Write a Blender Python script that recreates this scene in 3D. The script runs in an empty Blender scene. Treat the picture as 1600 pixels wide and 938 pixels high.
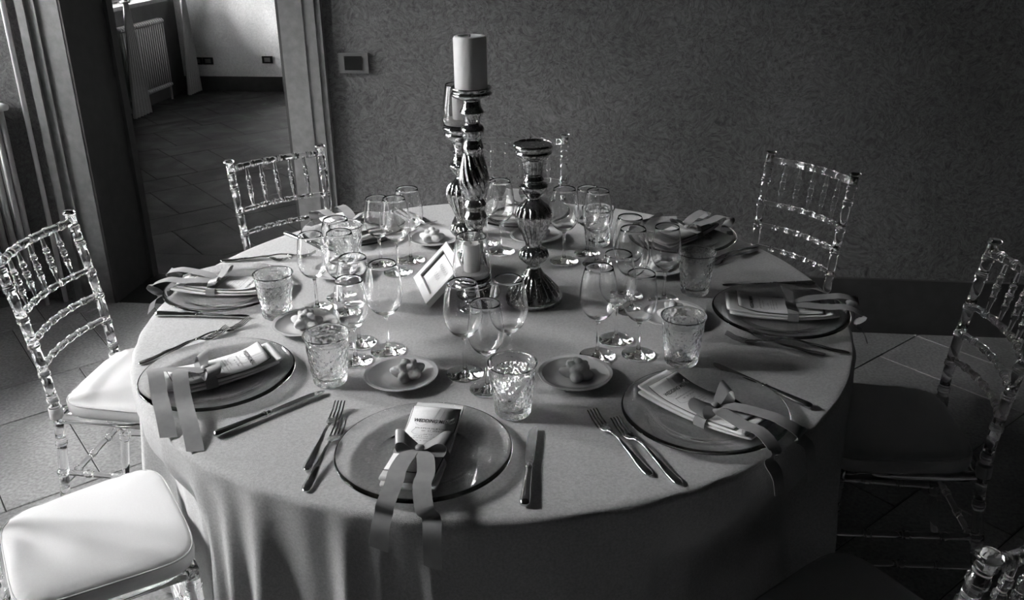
import bpy, bmesh, math, random
from mathutils import Matrix, Vector

random.seed(7)
PI = math.pi
sc = bpy.context.scene
COL = sc.collection

# ------------------------------------------------------------------ camera
CAM = (0.31854, -2.14256, 1.73302)
RV = (0.99271003, 0.11970329, -0.01406848)
UV = (-0.03093326, 0.36585196, 0.93015884)
FV = (-0.11649006, 0.92294283, -0.36688773)
cd = bpy.data.cameras.new('camera')
cam = bpy.data.objects.new('camera', cd)
COL.objects.link(cam)
cam.matrix_world = Matrix(((RV[0], UV[0], -FV[0], CAM[0]), (RV[1], UV[1], -FV[1], CAM[1]),
                           (RV[2], UV[2], -FV[2], CAM[2]), (0, 0, 0, 1)))
cd.sensor_width = 36.0
cd.sensor_fit = 'HORIZONTAL'
cd.lens = 36.0 * 1402.27 / 1600.0
cd.shift_y = -64.0 / 1600.0
cd.clip_start = 0.05
sc.camera = cam

# ------------------------------------------------------------------ sky and exposure
SKY = 132.0
w = bpy.data.worlds.new('overcast_sky')
sc.world = w
w.use_nodes = True
bgn = w.node_tree.nodes['Background']
bgn.inputs[0].default_value = (1, 1, 1, 1)
bgn.inputs[1].default_value = SKY
vs = sc.view_settings
vs.view_transform = 'Standard'
vs.look = 'None'
vs.gamma = 1.0
vs.use_curve_mapping = False
vs.exposure = 0.0
sc.cycles.max_bounces = 24
sc.cycles.transmission_bounces = 24
sc.cycles.transparent_max_bounces = 24
sc.cycles.glossy_bounces = 8
sc.cycles.diffuse_bounces = 2
sc.cycles.sample_clamp_indirect = 0.0
sc.cycles.use_denoising = True

# room 1 (the table's room) and the far room, metres
X0, X1, Y0, Y1, ZC = -3.0, 5.2, -5.5, 1.505, 3.3
WT = 0.337                                   # thickness of the wall with the doorway
DX0, DX1, DZ = -2.045, -1.085, 2.25          # doorway
FX0, FX1, FY0, FY1 = -4.15, 0.6, Y1 + WT, 6.64
WINS = [(0.30, 1.28, 0.9, 2.6), (-0.93, -0.24, 0.08, 2.95)]           # windows in the left wall  y0,y1,z0,z1
FWIN = (5.25, 6.40, 0.95, 2.9)               # far room window


def portal(x, y0, y1, z0, z1):
    l = bpy.data.lights.new('window_portal', 'AREA')
    l.shape = 'RECTANGLE'
    l.size = z1 - z0
    l.size_y = y1 - y0
    o = bpy.data.objects.new('window_portal', l)
    COL.objects.link(o)
    o.location = (x, (y0 + y1) / 2, (z0 + z1) / 2)
    o.rotation_euler = (0, -PI / 2, 0)
    l.cycles.is_portal = True


for a in WINS:
    portal(X0 - 0.3, *a)
portal(FX0 - 0.3, *FWIN)


# ------------------------------------------------------------------ materials
def newmat(name):
    m = bpy.data.materials.new(name)
    m.use_nodes = True
    nt = m.node_tree
    return m, nt, nt.nodes['Principled BSDF']


def g3(v):
    return (v, v, v, 1)


def mat(name, v, rough=0.6, metal=0.0, var=0.0, vscale=20.0, bump=0.0, bscale=80.0, detail=6.0,
        spec=0.5, sheen=0.0, distort=0.0, stretch=None, coat=0.0):
    m, nt, b = newmat(name)
    N, L = nt.nodes, nt.links
    b.inputs['Base Color'].default_value = g3(v)
    b.inputs['Roughness'].default_value = rough
    b.inputs['Metallic'].default_value = metal
    b.inputs['Specular IOR Level'].default_value = spec
    b.inputs['Sheen Weight'].default_value = sheen
    b.inputs['Coat Weight'].default_value = coat
    tc = N.new('ShaderNodeTexCoord')
    src = tc.outputs['Object']
    if stretch:
        mp = N.new('ShaderNodeMapping')
        mp.inputs['Scale'].default_value = stretch
        L.new(src, mp.inputs[0])
        src = mp.outputs[0]
    if var:
        n = N.new('ShaderNodeTexNoise')
        n.inputs['Scale'].default_value = vscale
        n.inputs['Detail'].default_value = detail
        n.inputs['Distortion'].default_value = distort
        L.new(src, n.inputs['Vector'])
        r = N.new('ShaderNodeMapRange')
        r.inputs[1].default_value = 0.3
        r.inputs[2].default_value = 0.7
        r.inputs[3].default_value = max(0, v * (1 - var))
        r.inputs[4].default_value = min(1, v * (1 + var))
        L.new(n.outputs[0], r.inputs[0])
        L.new(r.outputs[0], b.inputs['Base Color'])
    if bump:
        n = N.new('ShaderNodeTexNoise')
        n.inputs['Scale'].default_value = bscale
        n.inputs['Detail'].default_value = detail
        n.inputs['Distortion'].default_value = distort
        L.new(src, n.inputs['Vector'])
        bp = N.new('ShaderNodeBump')
        bp.inputs['Strength'].default_value = bump
        bp.inputs['Distance'].default_value = 0.01
        L.new(n.outputs[0], bp.inputs['Height'])
        L.new(bp.outputs[0], b.inputs['Normal'])
    return m


def glassmat(name, ior=1.5, rough=0.0, bump=0.0, bscale=60.0, tint=1.0):
    m, nt, b = newmat(name)
    b.inputs['Base Color'].default_value = g3(tint)
    b.inputs['Roughness'].default_value = rough
    b.inputs['IOR'].default_value = ior
    b.inputs['Transmission Weight'].default_value = 1.0
    if bump:
        n = nt.nodes.new('ShaderNodeTexVoronoi')
        n.inputs['Scale'].default_value = bscale
        tc = nt.nodes.new('ShaderNodeTexCoord')
        nt.links.new(tc.outputs['Object'], n.inputs['Vector'])
        bp = nt.nodes.new('ShaderNodeBump')
        bp.inputs['Strength'].default_value = bump
        bp.inputs['Distance'].default_value = 0.004
        nt.links.new(n.outputs[0], bp.inputs['Height'])
        nt.links.new(bp.outputs[0], b.inputs['Normal'])
    return m


def mixclear(name, clear, **kw):
    """glass whose thin walls let part of the light straight through"""
    m = glassmat(name, **kw)
    nt = m.node_tree
    N, L = nt.nodes, nt.links
    t = N.new('ShaderNodeBsdfTransparent')
    t.inputs[0].default_value = g3(0.97)
    mx = N.new('ShaderNodeMixShader')
    mx.inputs[0].default_value = clear
    L.new(N['Principled BSDF'].outputs[0], mx.inputs[1])
    L.new(t.outputs[0], mx.inputs[2])
    L.new(mx.outputs[0], N['Material Output'].inputs[0])
    return m


def panemat():
    m, nt, b = newmat('window_glass')
    N, L = nt.nodes, nt.links
    N.remove(b)
    t = N.new('ShaderNodeBsdfTransparent')
    t.inputs[0].default_value = g3(0.95)
    gl = N.new('ShaderNodeBsdfGlossy')
    gl.inputs['Roughness'].default_value = 0.01
    fr = N.new('ShaderNodeFresnel')
    fr.inputs[0].default_value = 1.45
    mx = N.new('ShaderNodeMixShader')
    L.new(fr.outputs[0], mx.inputs[0])
    L.new(t.outputs[0], mx.inputs[1])
    L.new(gl.outputs[0], mx.inputs[2])
    L.new(mx.outputs[0], N['Material Output'].inputs[0])
    return m


def stuccomat(name, lo, hi):
    m, nt, b = newmat(name)
    N, L = nt.nodes, nt.links
    b.inputs['Roughness'].default_value = 0.75
    b.inputs['Specular IOR Level'].default_value = 0.25
    tc = N.new('ShaderNodeTexCoord')
    # swirling brush strokes: stretched noise whose direction wanders
    big = N.new('ShaderNodeTexNoise')
    big.inputs['Scale'].default_value = 5.0
    big.inputs['Detail'].default_value = 2
    L.new(tc.outputs['Object'], big.inputs['Vector'])
    sc_ = N.new('ShaderNodeVectorMath')
    sc_.operation = 'SCALE'
    sc_.inputs['Scale'].default_value = 0.16
    L.new(big.outputs['Color'], sc_.inputs[0])
    ad = N.new('ShaderNodeVectorMath')
    ad.operation = 'ADD'
    L.new(tc.outputs['Object'], ad.inputs[0])
    L.new(sc_.outputs[0], ad.inputs[1])
    st = N.new('ShaderNodeTexNoise')
    st.inputs['Scale'].default_value = 62
    st.inputs['Detail'].default_value = 8
    st.inputs['Roughness'].default_value = 0.72
    st.inputs['Distortion'].default_value = 0.9
    L.new(ad.outputs[0], st.inputs['Vector'])
    cl = N.new('ShaderNodeTexNoise')
    cl.inputs['Scale'].default_value = 1.7
    cl.inputs['Detail'].default_value = 4
    L.new(tc.outputs['Object'], cl.inputs['Vector'])
    r1 = N.new('ShaderNodeMapRange')
    for i, v in enumerate((0.32, 0.68, lo, hi)):
        r1.inputs[1 + i].default_value = v
    L.new(st.outputs[0], r1.inputs[0])
    r2 = N.new('ShaderNodeMapRange')
    for i, v in enumerate((0.3, 0.7, 0.8, 1.2)):
        r2.inputs[1 + i].default_value = v
    L.new(cl.outputs[0], r2.inputs[0])
    mu = N.new('ShaderNodeMath')
    mu.operation = 'MULTIPLY'
    L.new(r1.outputs[0], mu.inputs[0])
    L.new(r2.outputs[0], mu.inputs[1])
    L.new(mu.outputs[0], b.inputs['Base Color'])
    bp = N.new('ShaderNodeBump')
    bp.inputs['Strength'].default_value = 0.12
    bp.inputs['Distance'].default_value = 0.003
    L.new(st.outputs[0], bp.inputs['Height'])
    L.new(bp.outputs[0], b.inputs['Normal'])
    return m


def stonemat(name, k, spec=0.4):
    m, nt, b = newmat(name)
    N, L = nt.nodes, nt.links
    b.inputs['Roughness'].default_value = 0.42
    b.inputs['Specular IOR Level'].default_value = spec
    ge = N.new('ShaderNodeNewGeometry')
    n = N.new('ShaderNodeTexNoise')
    n.inputs['Scale'].default_value = 90
    n.inputs['Detail'].default_value = 5
    L.new(ge.outputs['Position'], n.inputs['Vector'])
    n2 = N.new('ShaderNodeTexNoise')
    n2.inputs['Scale'].default_value = 3.0
    n2.inputs['Detail'].default_value = 6
    n2.inputs['Distortion'].default_value = 1.2
    L.new(ge.outputs['Position'], n2.inputs['Vector'])
    oi = N.new('ShaderNodeObjectInfo')
    r1 = N.new('ShaderNodeMapRange')
    for i, v in enumerate((0.3, 0.7, 0.7 * k, 1.3 * k)):
        r1.inputs[1 + i].default_value = v
    L.new(n.outputs[0], r1.inputs[0])
    r2 = N.new('ShaderNodeMapRange')
    for i, v in enumerate((0.3, 0.7, 0.75, 1.25)):
        r2.inputs[1 + i].default_value = v
    L.new(n2.outputs[0], r2.inputs[0])
    r3 = N.new('ShaderNodeMapRange')
    r3.inputs[3].default_value = 0.85
    r3.inputs[4].default_value = 1.15
    L.new(oi.outputs['Random'], r3.inputs[0])
    a = N.new('ShaderNodeMath'); a.operation = 'MULTIPLY'
    c = N.new('ShaderNodeMath'); c.operation = 'MULTIPLY'
    L.new(r1.outputs[0], a.inputs[0]); L.new(r2.outputs[0], a.inputs[1])
    L.new(a.outputs[0], c.inputs[0]); L.new(r3.outputs[0], c.inputs[1])
    L.new(c.outputs[0], b.inputs['Base Color'])
    r4 = N.new('ShaderNodeMapRange')
    for i, v in enumerate((0.3, 0.7, 0.3, 0.6)):
        r4.inputs[1 + i].default_value = v
    L.new(n2.outputs[0], r4.inputs[0])
    L.new(r4.outputs[0], b.inputs['Roughness'])
    bp = N.new('ShaderNodeBump')
    bp.inputs['Strength'].default_value = 0.25
    bp.inputs['Distance'].default_value = 0.004
    L.new(n2.outputs[0], bp.inputs['Height'])
    L.new(bp.outputs[0], b.inputs['Normal'])
    return m


def mercurymat():
    m, nt, b = newmat('antiqued_mercury_glass')
    N, L = nt.nodes, nt.links
    b.inputs['Metallic'].default_value = 1.0
    b.inputs['Coat Weight'].default_value = 0.6
    b.inputs['Coat Roughness'].default_value = 0.03
    tc = N.new('ShaderNodeTexCoord')
    n = N.new('ShaderNodeTexNoise')
    n.inputs['Scale'].default_value = 130
    n.inputs['Detail'].default_value = 4
    L.new(tc.outputs['Object'], n.inputs['Vector'])
    r = N.new('ShaderNodeMapRange')
    for i, v in enumerate((0.45, 0.68, 0.66, 0.14)):
        r.inputs[1 + i].default_value = v
    L.new(n.outputs[0], r.inputs[0])
    L.new(r.outputs[0], b.inputs['Base Color'])
    r2 = N.new('ShaderNodeMapRange')
    for i, v in enumerate((0.48, 0.68, 0.10, 0.32)):
        r2.inputs[1 + i].default_value = v
    L.new(n.outputs[0], r2.inputs[0])
    L.new(r2.outputs[0], b.inputs['Roughness'])
    return m


M = {}
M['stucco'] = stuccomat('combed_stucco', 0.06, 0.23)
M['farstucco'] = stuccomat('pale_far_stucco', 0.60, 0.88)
M['darkwall'] = mat('dark_unseen_wall', 0.06, 0.8, var=0.1, vscale=8)  # unseen walls, darkened to cut light bouncing back
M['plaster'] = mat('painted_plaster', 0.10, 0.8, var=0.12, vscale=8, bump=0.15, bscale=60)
M['trim'] = mat('painted_stone_trim', 0.20, 0.6, var=0.15, vscale=30, bump=0.1, bscale=120)
M['reveal'] = mat('grey_door_lining', 0.05, 0.6, var=0.15, vscale=20)
M['skirt'] = mat('dark_skirting', 0.05, 0.6, var=0.15, vscale=20)
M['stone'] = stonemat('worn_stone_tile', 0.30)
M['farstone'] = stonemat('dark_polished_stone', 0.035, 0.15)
M['grout'] = mat('dark_grout', 0.035, 0.9, var=0.3, vscale=60)
M['blockerwall'] = mat('sky_blocker_plaster', 0.16, 0.9, var=0.1, vscale=3)  # for the added wall outside that blocks low sky
M['ceiling'] = mat('dark_unseen_ceiling', 0.08, 0.9)  # plain unseen ceiling, kept dark to reduce bounced light
M['cloth'] = mat('linen_tablecloth', 0.45, 0.9, var=0.17, vscale=210, bump=0.35, bscale=600, sheen=0.3)
M['cushion'] = mat('ivory_seat_fabric', 0.52, 0.85, var=0.03, vscale=300, bump=0.10, bscale=14, sheen=0.2)
M['piping'] = mat('cushion_piping', 0.45, 0.8)
M['acrylic'] = glassmat('clear_acrylic', 1.49)
M['glass'] = glassmat('clear_crystal', 1.5)
M['plate'] = glassmat('pressed_glass', 1.5)
M['cut'] = glassmat('moulded_tumbler_glass', 1.5, bump=0.3, bscale=120)
M['pane'] = panemat()
M['silver'] = mat('polished_silverware', 0.62, 0.13, 1.0, var=0.08, vscale=40)
M['mercury'] = mercurymat()
M['wax'] = mat('ivory_wax', 0.86, 0.5, var=0.03, vscale=20)
for k in ('wax',):
    b_ = M[k].node_tree.nodes['Principled BSDF']
    b_.inputs['Subsurface Weight'].default_value = 0.25
    b_.inputs['Subsurface Radius'].default_value = (0.01, 0.01, 0.01)
M['wick'] = mat('wick', 0.05, 0.9)
M['sand'] = mat('pale_sand', 0.5, 0.95, var=0.4, vscale=500, bump=0.6, bscale=700)
M['porcelain'] = mat('glazed_porcelain', 0.60, 0.18, coat=0.3)
M['bread'] = mat('floury_bread_crust', 0.62, 0.8, var=0.3, vscale=25, bump=0.25, bscale=90)
M['napkin'] = mat('ivory_napkin', 0.82, 0.9, var=0.04, vscale=500, bump=0.2, bscale=500)
M['card'] = mat('menu_paper', 0.66, 0.75, var=0.06, vscale=300)
M['backing'] = mat('menu_backing', 0.05, 0.7)
M['ink'] = mat('black_ink', 0.012, 0.8)
M['paleink'] = mat('pale_script_ink', 0.42, 0.8)
M['ribbon'] = mat('grey_satin_ribbon', 0.30, 0.30, var=0.08, vscale=60, sheen=0.2)
M['whitewood'] = mat('white_painted_wood', 0.82, 0.45)
M['paper'] = mat('white_paper', 0.78, 0.7)
M['darkplastic'] = mat('black_plastic', 0.012, 0.25)
M['greyplastic'] = mat('grey_plastic', 0.16, 0.4)
M['radiator'] = mat('enamelled_radiator', 0.55, 0.35)
M['curtain'] = mat('sheer_curtain', 0.6, 0.9, var=0.05, vscale=60)
M['frame'] = mat('window_paint', 0.6, 0.5)
M['wood'] = mat('table_wood', 0.2, 0.6, var=0.3, vscale=12)


# ------------------------------------------------------------------ mesh helpers
class MB:
    def __init__(s):
        s.v, s.f = [], []

    def add(s, v, f):
        o = len(s.v)
        s.v += [tuple(p) for p in v]
        s.f += [tuple(i + o for i in q) for q in f]
        return s

    def box(s, x0, x1, y0, y1, z0, z1):
        v = [(x, y, z) for z in (z0, z1) for y in (y0, y1) for x in (x0, x1)]
        return s.add(v, [(0, 2, 3, 1), (4, 5, 7, 6), (0, 1, 5, 4), (2, 6, 7, 3), (0, 4, 6, 2), (1, 3, 7, 5)])

    def lathe(s, prof, n=32, mod=None, cap=True, at=(0, 0, 0)):
        v, f = [], []
        m = len(prof)
        for (r, z) in prof:
            for i in range(n):
                t = 2 * PI * i / n
                q = mod(t, z, r) if mod else r
                v.append((q * math.cos(t) + at[0], q * math.sin(t) + at[1], z + at[2]))
        for j in range(m - 1):
            for i in range(n):
                k = (i + 1) % n
                f.append((j * n + i, j * n + k, (j + 1) * n + k, (j + 1) * n + i))
        if cap:
            f.append(tuple(reversed(range(n))))
            f.append(tuple((m - 1) * n + i for i in range(n)))
        return s.add(v, f)

    def tube(s, pts, rad, n=10, cap=True, flat=1.0):
        pts = [Vector(p) for p in pts]
        if not hasattr(rad, '__len__'):
            rad = [rad] * len(pts)
        v, f = [], []
        up = None
        for i, p in enumerate(pts):
            a = pts[max(0, i - 1)]
            b = pts[min(len(pts) - 1, i + 1)]
            d = (b - a).normalized()
            if up is None:
                up = Vector((0, 0, 1)) if abs(d.z) < 0.9 else Vector((1, 0, 0))
            x = d.cross(up).normalized()
            y = x.cross(d).normalized()
            up = y
            for k in range(n):
                t = 2 * PI * k / n
                v.append(p + rad[i] * (math.cos(t) * x + flat * math.sin(t) * y))
        m = len(pts)
        for j in range(m - 1):
            for i in range(n):
                k = (i + 1) % n
                f.append((j * n + i, j * n + k, (j + 1) * n + k, (j + 1) * n + i))
        if cap:
            f.append(tuple(reversed(range(n))))
            f.append(tuple((m - 1) * n + i for i in range(n)))
        return s.add(v, f)

    def strip(s, pts, wid, width, th=0.0006):
        """ribbon: centre line pts, one width direction per point"""
        v, f = [], []
        P = [Vector(p) for p in pts]
        for i, p in enumerate(P):
            d = (P[min(i + 1, len(P) - 1)] - P[max(i - 1, 0)]).normalized()
            wv = Vector(wid[i]).normalized() * width / 2
            nn = d.cross(wv)
            nn = nn.normalized() * th / 2 if nn.length > 1e-9 else Vector((0, 0, th / 2))
            v += [p - wv - nn, p + wv - nn, p + wv + nn, p - wv + nn]
        m = len(P)
        for j in range(m - 1):
            for i in range(4):
                k = (i + 1) % 4
                f.append((j * 4 + i, j * 4 + k, (j + 1) * 4 + k, (j + 1) * 4 + i))
        f.append((3, 2, 1, 0))
        f.append(tuple((m - 1) * 4 + i for i in range(4)))
        return s.add(v, f)

    def sheet(s, fx, nu, nv, th=0.0):
        """grid surface fx(u,v)->point, u,v in 0..1, optional thickness downwards"""
        v, f = [], []
        lays = (0, -th) if th else (0,)
        for dz in lays:
            for j in range(nv + 1):
                for i in range(nu + 1):
                    p = fx(i / nu, j / nv)
                    v.append((p[0], p[1], p[2] + dz))
        W, n = nu + 1, (nu + 1) * (nv + 1)
        for j in range(nv):
            for i in range(nu):
                q = (j * W + i, j * W + i + 1, (j + 1) * W + i + 1, (j + 1) * W + i)
                f.append(q)
                if th:
                    f.append(tuple(n + a for a in reversed(q)))
        if th:
            rim = [i for i in range(W)] + [j * W + nu for j in range(1, nv + 1)] + \
                  [nv * W + i for i in range(nu - 1, -1, -1)] + [j * W for j in range(nv - 1, 0, -1)]
            for a in range(len(rim)):
                b = (a + 1) % len(rim)
                f.append((rim[b], rim[a], n + rim[a], n + rim[b]))
        return s.add(v, f)

    def mesh(s, name, m, smooth=True, angle=None):
        me = bpy.data.meshes.new(name)
        me.from_pydata(s.v, [], s.f)
        bm = bmesh.new()
        bm.from_mesh(me)
        bmesh.ops.recalc_face_normals(bm, faces=bm.faces)
        bm.to_mesh(me)
        bm.free()
        me.materials.append(M[m])
        if smooth:
            me.polygons.foreach_set('use_smooth', [True] * len(me.polygons))
            if angle:
                me.set_sharp_from_angle(angle=math.radians(angle))
        me.update()
        return me


def catmull(P, n=6):
    P = [Vector(p) for p in P]
    out = []
    for i in range(len(P) - 1):
        a, b, c, d = P[max(i - 1, 0)], P[i], P[i + 1], P[min(i + 2, len(P) - 1)]
        for k in range(n):
            t = k / n
            out.append(0.5 * ((2 * b) + (c - a) * t + (2 * a - 5 * b + 4 * c - d) * t * t + (3 * b - a - 3 * c + d) * t ** 3))
    out.append(P[-1])
    return out


def prof_smooth(P, n=4):
    return [(max(0.0003, q.x), q.y) for q in catmull([(r, z, 0) for r, z in P], n)]


def obj(name, me, parent=None, kind=None):
    o = bpy.data.objects.new(name, me)
    COL.objects.link(o)
    if parent:
        o.parent = parent
    if kind:
        o['kind'] = kind
    return o


def tag(o, label, cat, group=None):
    o['label'] = label
    o['category'] = cat
    if group:
        o['group'] = group
    return o


def inst(name, label, cat, group, loc, rz, parts, kind=None):
    """a thing: one mesh, or an Empty with parts [(name, mesh[, subparts])]"""
    if len(parts) == 1 and len(parts[0]) == 2:
        o = obj(name, parts[0][1])
    else:
        o = obj(name, None)
        for pt in parts:
            c = obj(pt[0], pt[1], o)
            for sp in (pt[2] if len(pt) > 2 else []):
                obj(sp[0], sp[1], c)
    o.location = loc
    o.rotation_euler = (0, 0, rz)
    tag(o, label, cat, group)
    if kind:
        o['kind'] = kind
    return o


def struct(name, mb, m, parent=None, smooth=False):
    return obj(name, mb.mesh(name, m, smooth), parent, None if parent else 'structure')


# ------------------------------------------------------------------ room shell
def clip(poly, x0, x1, y0, y1):
    for ax, lim, sg in ((0, x0, 1), (0, x1, -1), (1, y0, 1), (1, y1, -1)):
        out = []
        for i in range(len(poly)):
            a, b = poly[i - 1], poly[i]
            ia, ib = sg * (a[ax] - lim) >= 0, sg * (b[ax] - lim) >= 0
            if ia != ib:
                t = (lim - a[ax]) / (b[ax] - a[ax])
                out.append((a[0] + t * (b[0] - a[0]), a[1] + t * (b[1] - a[1])))
            if ib:
                out.append(b)
        poly = out
        if not poly:
            return []
    return poly


def tiles(parent, x0, x1, y0, y1, m):
    """diagonal modular paving: rows of .573 and .287 alternately, rows run at 45 degrees"""
    s2 = math.sqrt(0.5)
    big, small, gap = 0.573, 0.2865, 0.004
    per = big + small
    base_v = 1.503 * s2          # row boundary (y-x)/sqrt2
    base_u = -1.18 * s2
    shared = {}
    for k in range(-14, 14):
        for row in (0, 1):
            v0 = base_v + k * per + (big if row else 0)
            vh = small if row else big
            ul = big if row else small
            off = (random.Random(k * 2 + row).randint(0, 3) * 0.14) if (k, row) != (0, 0) else 0
            for i in range(-40, 40):
                u0 = base_u + off + i * ul
                q = [(u0 + gap / 2, v0 + gap / 2), (u0 + ul - gap / 2, v0 + gap / 2),
                     (u0 + ul - gap / 2, v0 + vh - gap / 2), (u0 + gap / 2, v0 + vh - gap / 2)]
                P = [((u - v) * s2, (u + v) * s2) for u, v in q]
                C = clip(P, x0, x1, y0, y1)
                if len(C) < 3:
                    continue
                cx, cy = sum(p[0] for p in P) / 4, sum(p[1] for p in P) / 4
                whole = len(C) == 4 and all(abs(C[j][0] - P[j][0]) + abs(C[j][1] - P[j][1]) < 1e-6 for j in range(4))
                key = row
                if whole and key in shared:
                    me = shared[key]
                else:
                    n = len(C)
                    mb = MB()
                    b = 0.003
                    mx, my = sum(p[0] for p in C) / n, sum(p[1] for p in C) / n
                    top = []
                    for (x, y) in C:
                        d = math.hypot(x - mx, y - my) or 1
                        top.append((x - cx - (x - mx) / d * b, y - cy - (y - my) / d * b, 0.0))
                    low = [(x - cx, y - cy, -0.002) for x, y in C]
                    bot = [(x - cx, y - cy, -0.012) for x, y in C]
                    mb.add(top + low + bot, [tuple(range(n))] +
                           [(n + j, n + (j + 1) % n, (j + 1) % n, j) for j in range(n)] +
                           [(2 * n + j, 2 * n + (j + 1) % n, n + (j + 1) % n, n + j) for j in range(n)])
                    me = mb.mesh('tile', m, False)
                    if whole:
                        shared[key] = me
                o = obj('tile', me, parent)
                o.location = (cx, cy, random.uniform(-0.0006, 0.0006))


fl = struct('floor', MB().box(X0, X1, Y0, Y1, -0.05, -0.004), 'grout')
tiles(fl, X0, X1, -3.2, Y1, 'stone')
mb = MB().box(X0, X1, Y0, -3.2, -0.01, 0.0)
obj('plain_paving', mb.mesh('plain_paving', 'stone', False), fl)
fl2 = struct('floor_far', MB().box(FX0, FX1, Y1, FY1, -0.05, -0.004), 'grout')
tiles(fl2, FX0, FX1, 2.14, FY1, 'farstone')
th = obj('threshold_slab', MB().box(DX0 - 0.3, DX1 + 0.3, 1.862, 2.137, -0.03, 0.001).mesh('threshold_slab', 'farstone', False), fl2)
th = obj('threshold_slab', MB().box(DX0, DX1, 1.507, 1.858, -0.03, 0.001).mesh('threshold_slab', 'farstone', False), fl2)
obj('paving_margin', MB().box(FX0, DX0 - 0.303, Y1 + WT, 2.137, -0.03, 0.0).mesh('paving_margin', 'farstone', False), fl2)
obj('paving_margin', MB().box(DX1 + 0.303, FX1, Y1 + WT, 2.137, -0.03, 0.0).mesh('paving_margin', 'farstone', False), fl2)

# wall behind the table, with the doorway
mb = MB().box(X0 - 0.35, DX0, Y1, Y1 + WT, -0.05, ZC).box(DX1, X1, Y1, Y1 + WT, -0.05, ZC).box(DX0, DX1, Y1, Y1 + WT, DZ, ZC)
struct('wall_back', mb, 'stucco')
obj('wall_right', MB().box(X1, X1 + 0.2, Y0, Y1, -0.05, ZC).mesh('wall_right', 'darkwall', False), None, 'structure')
obj('wall_front', MB().box(X0 - 0.35, X1 + 0.2, Y0 - 0.2, Y0, -0.05, ZC).mesh('wall_front', 'darkwall', False), None, 'structure')
obj('ceiling', MB().box(X0 - 0.35, X1 + 0.2, Y0 - 0.2, Y1 + WT, ZC, ZC + 0.2).mesh('ceiling', 'ceiling', False), None, 'structure')


def wall_with_windows(name, x, ya, yb, wins, m, sp):
    """wall along y with splayed window embrasures: openings widen by sp towards the room"""
    mb = MB()

    def prism(o0, o1, i0, i1, z0, z1):
        v = [(x - 0.35, o0, z0), (x, i0, z0), (x, i1, z0), (x - 0.35, o1, z0), (x - 0.35, o0, z1), (x, i0, z1), (x, i1, z1), (x - 0.35, o1, z1)]
        mb.add(v, [(3, 2, 1, 0), (4, 5, 6, 7), (0, 1, 5, 4), (1, 2, 6, 5), (2, 3, 7, 6), (3, 0, 4, 7)])
    cur, cin = ya, ya
    for (y0, y1, z0, z1) in sorted(wins):
        prism(cur, y0, cin, y0 - sp, -0.05, ZC)
        prism(y0, y1, y0 - sp, y1 + sp, -0.05, z0)
        prism(y0, y1, y0 - sp, y1 + sp, z1, ZC)
        cur, cin = y1, y1 + sp
    prism(cur, yb, cin, yb, -0.05, ZC)
    struct(name, mb, m)


wall_with_windows('wall_left', X0, Y0, Y1, WINS, 'stucco', 0.15)
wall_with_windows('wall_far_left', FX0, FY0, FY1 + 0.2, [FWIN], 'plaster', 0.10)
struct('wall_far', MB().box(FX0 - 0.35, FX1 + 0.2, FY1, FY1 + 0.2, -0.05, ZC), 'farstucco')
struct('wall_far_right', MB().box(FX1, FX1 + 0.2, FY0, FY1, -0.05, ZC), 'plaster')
struct('ceiling_far', MB().box(FX0 - 0.35, FX1 + 0.2, FY0, FY1 + 0.2, ZC, ZC + 0.2), 'ceiling')
# far room's own side of the doorway wall beyond this room's corner
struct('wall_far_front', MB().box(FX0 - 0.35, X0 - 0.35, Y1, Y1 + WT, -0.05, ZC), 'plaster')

# outside: unseen ground, and a wall added to block the low sky light
struct('ground_courtyard', MB().box(-8.0, FX0 - 0.36, -14.0, 18.0, -0.6, -0.5), 'stone')
struct('ground_street', MB().box(FX0 - 0.36, X0 - 0.36, -14.0, Y1, -0.6, -0.5), 'stone')
struct('wall_sky_blocker', MB().box(-8.4, -8.0, -14.0, 4.2, -0.6, 4.3).box(-8.4, -8.0, 4.2, 18.0, -0.6, 2.2), 'blockerwall')

# skirtings
struct('baseboard_back', MB().box(DX1 + 0.185, X1, Y1 - 0.018, Y1 - 0.0005, 0.001, 0.248), 'skirt')
struct('baseboard_far', MB().box(FX0, FX1, FY1 - 0.018, FY1 - 0.0005, 0.001, 0.15), 'skirt')
struct('baseboard_left', MB().box(X0 + 0.0005, X0 + 0.018, Y0, Y1, 0.001, 0.248), 'skirt')


# door architrave: flat inner band, stepped outer moulding
def architrave(name, xi, sgn, z1):
    mb = MB()
    for a, b, d in ((0.0, 0.098, 0.016), (0.098, 0.104, 0.026), (0.104, 0.140, 0.022), (0.140, 0.158, 0.036), (0.158, 0.182, 0.030)):
        x0, x1 = sorted((xi + sgn * a, xi + sgn * b))
        mb.box(x0, x1, Y1 - d, Y1 - 0.0005, 0.001, z1)
    struct(name, mb, 'trim')


architrave('trim_1', DX0, -1, DZ + 0.16)
architrave('trim_2', DX1, 1, DZ + 0.16)
struct('trim_3', MB().box(DX0, DX1, Y1 - 0.02, Y1 - 0.0005, DZ, DZ + 0.16), 'trim')
# linings of the doorway
mb = MB().box(DX0 + 0.0005, DX0 + 0.012, Y1 - 0.014, Y1 + WT - 0.03, 0.001, DZ).box(DX0 + 0.0005, DX0 + 0.03, Y1 + WT - 0.03, Y1 + WT + 0.02, 0.001, DZ)
struct('trim_4', mb, 'reveal')
mb = MB().box(DX1 - 0.012, DX1 - 0.0005, Y1 - 0.014, Y1 + WT - 0.03, 0.001, DZ).box(DX1 - 0.03, DX1 - 0.0005, Y1 + WT - 0.03, Y1 + WT + 0.02, 0.001, DZ)
struct('trim_5', mb, 'reveal')


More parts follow.
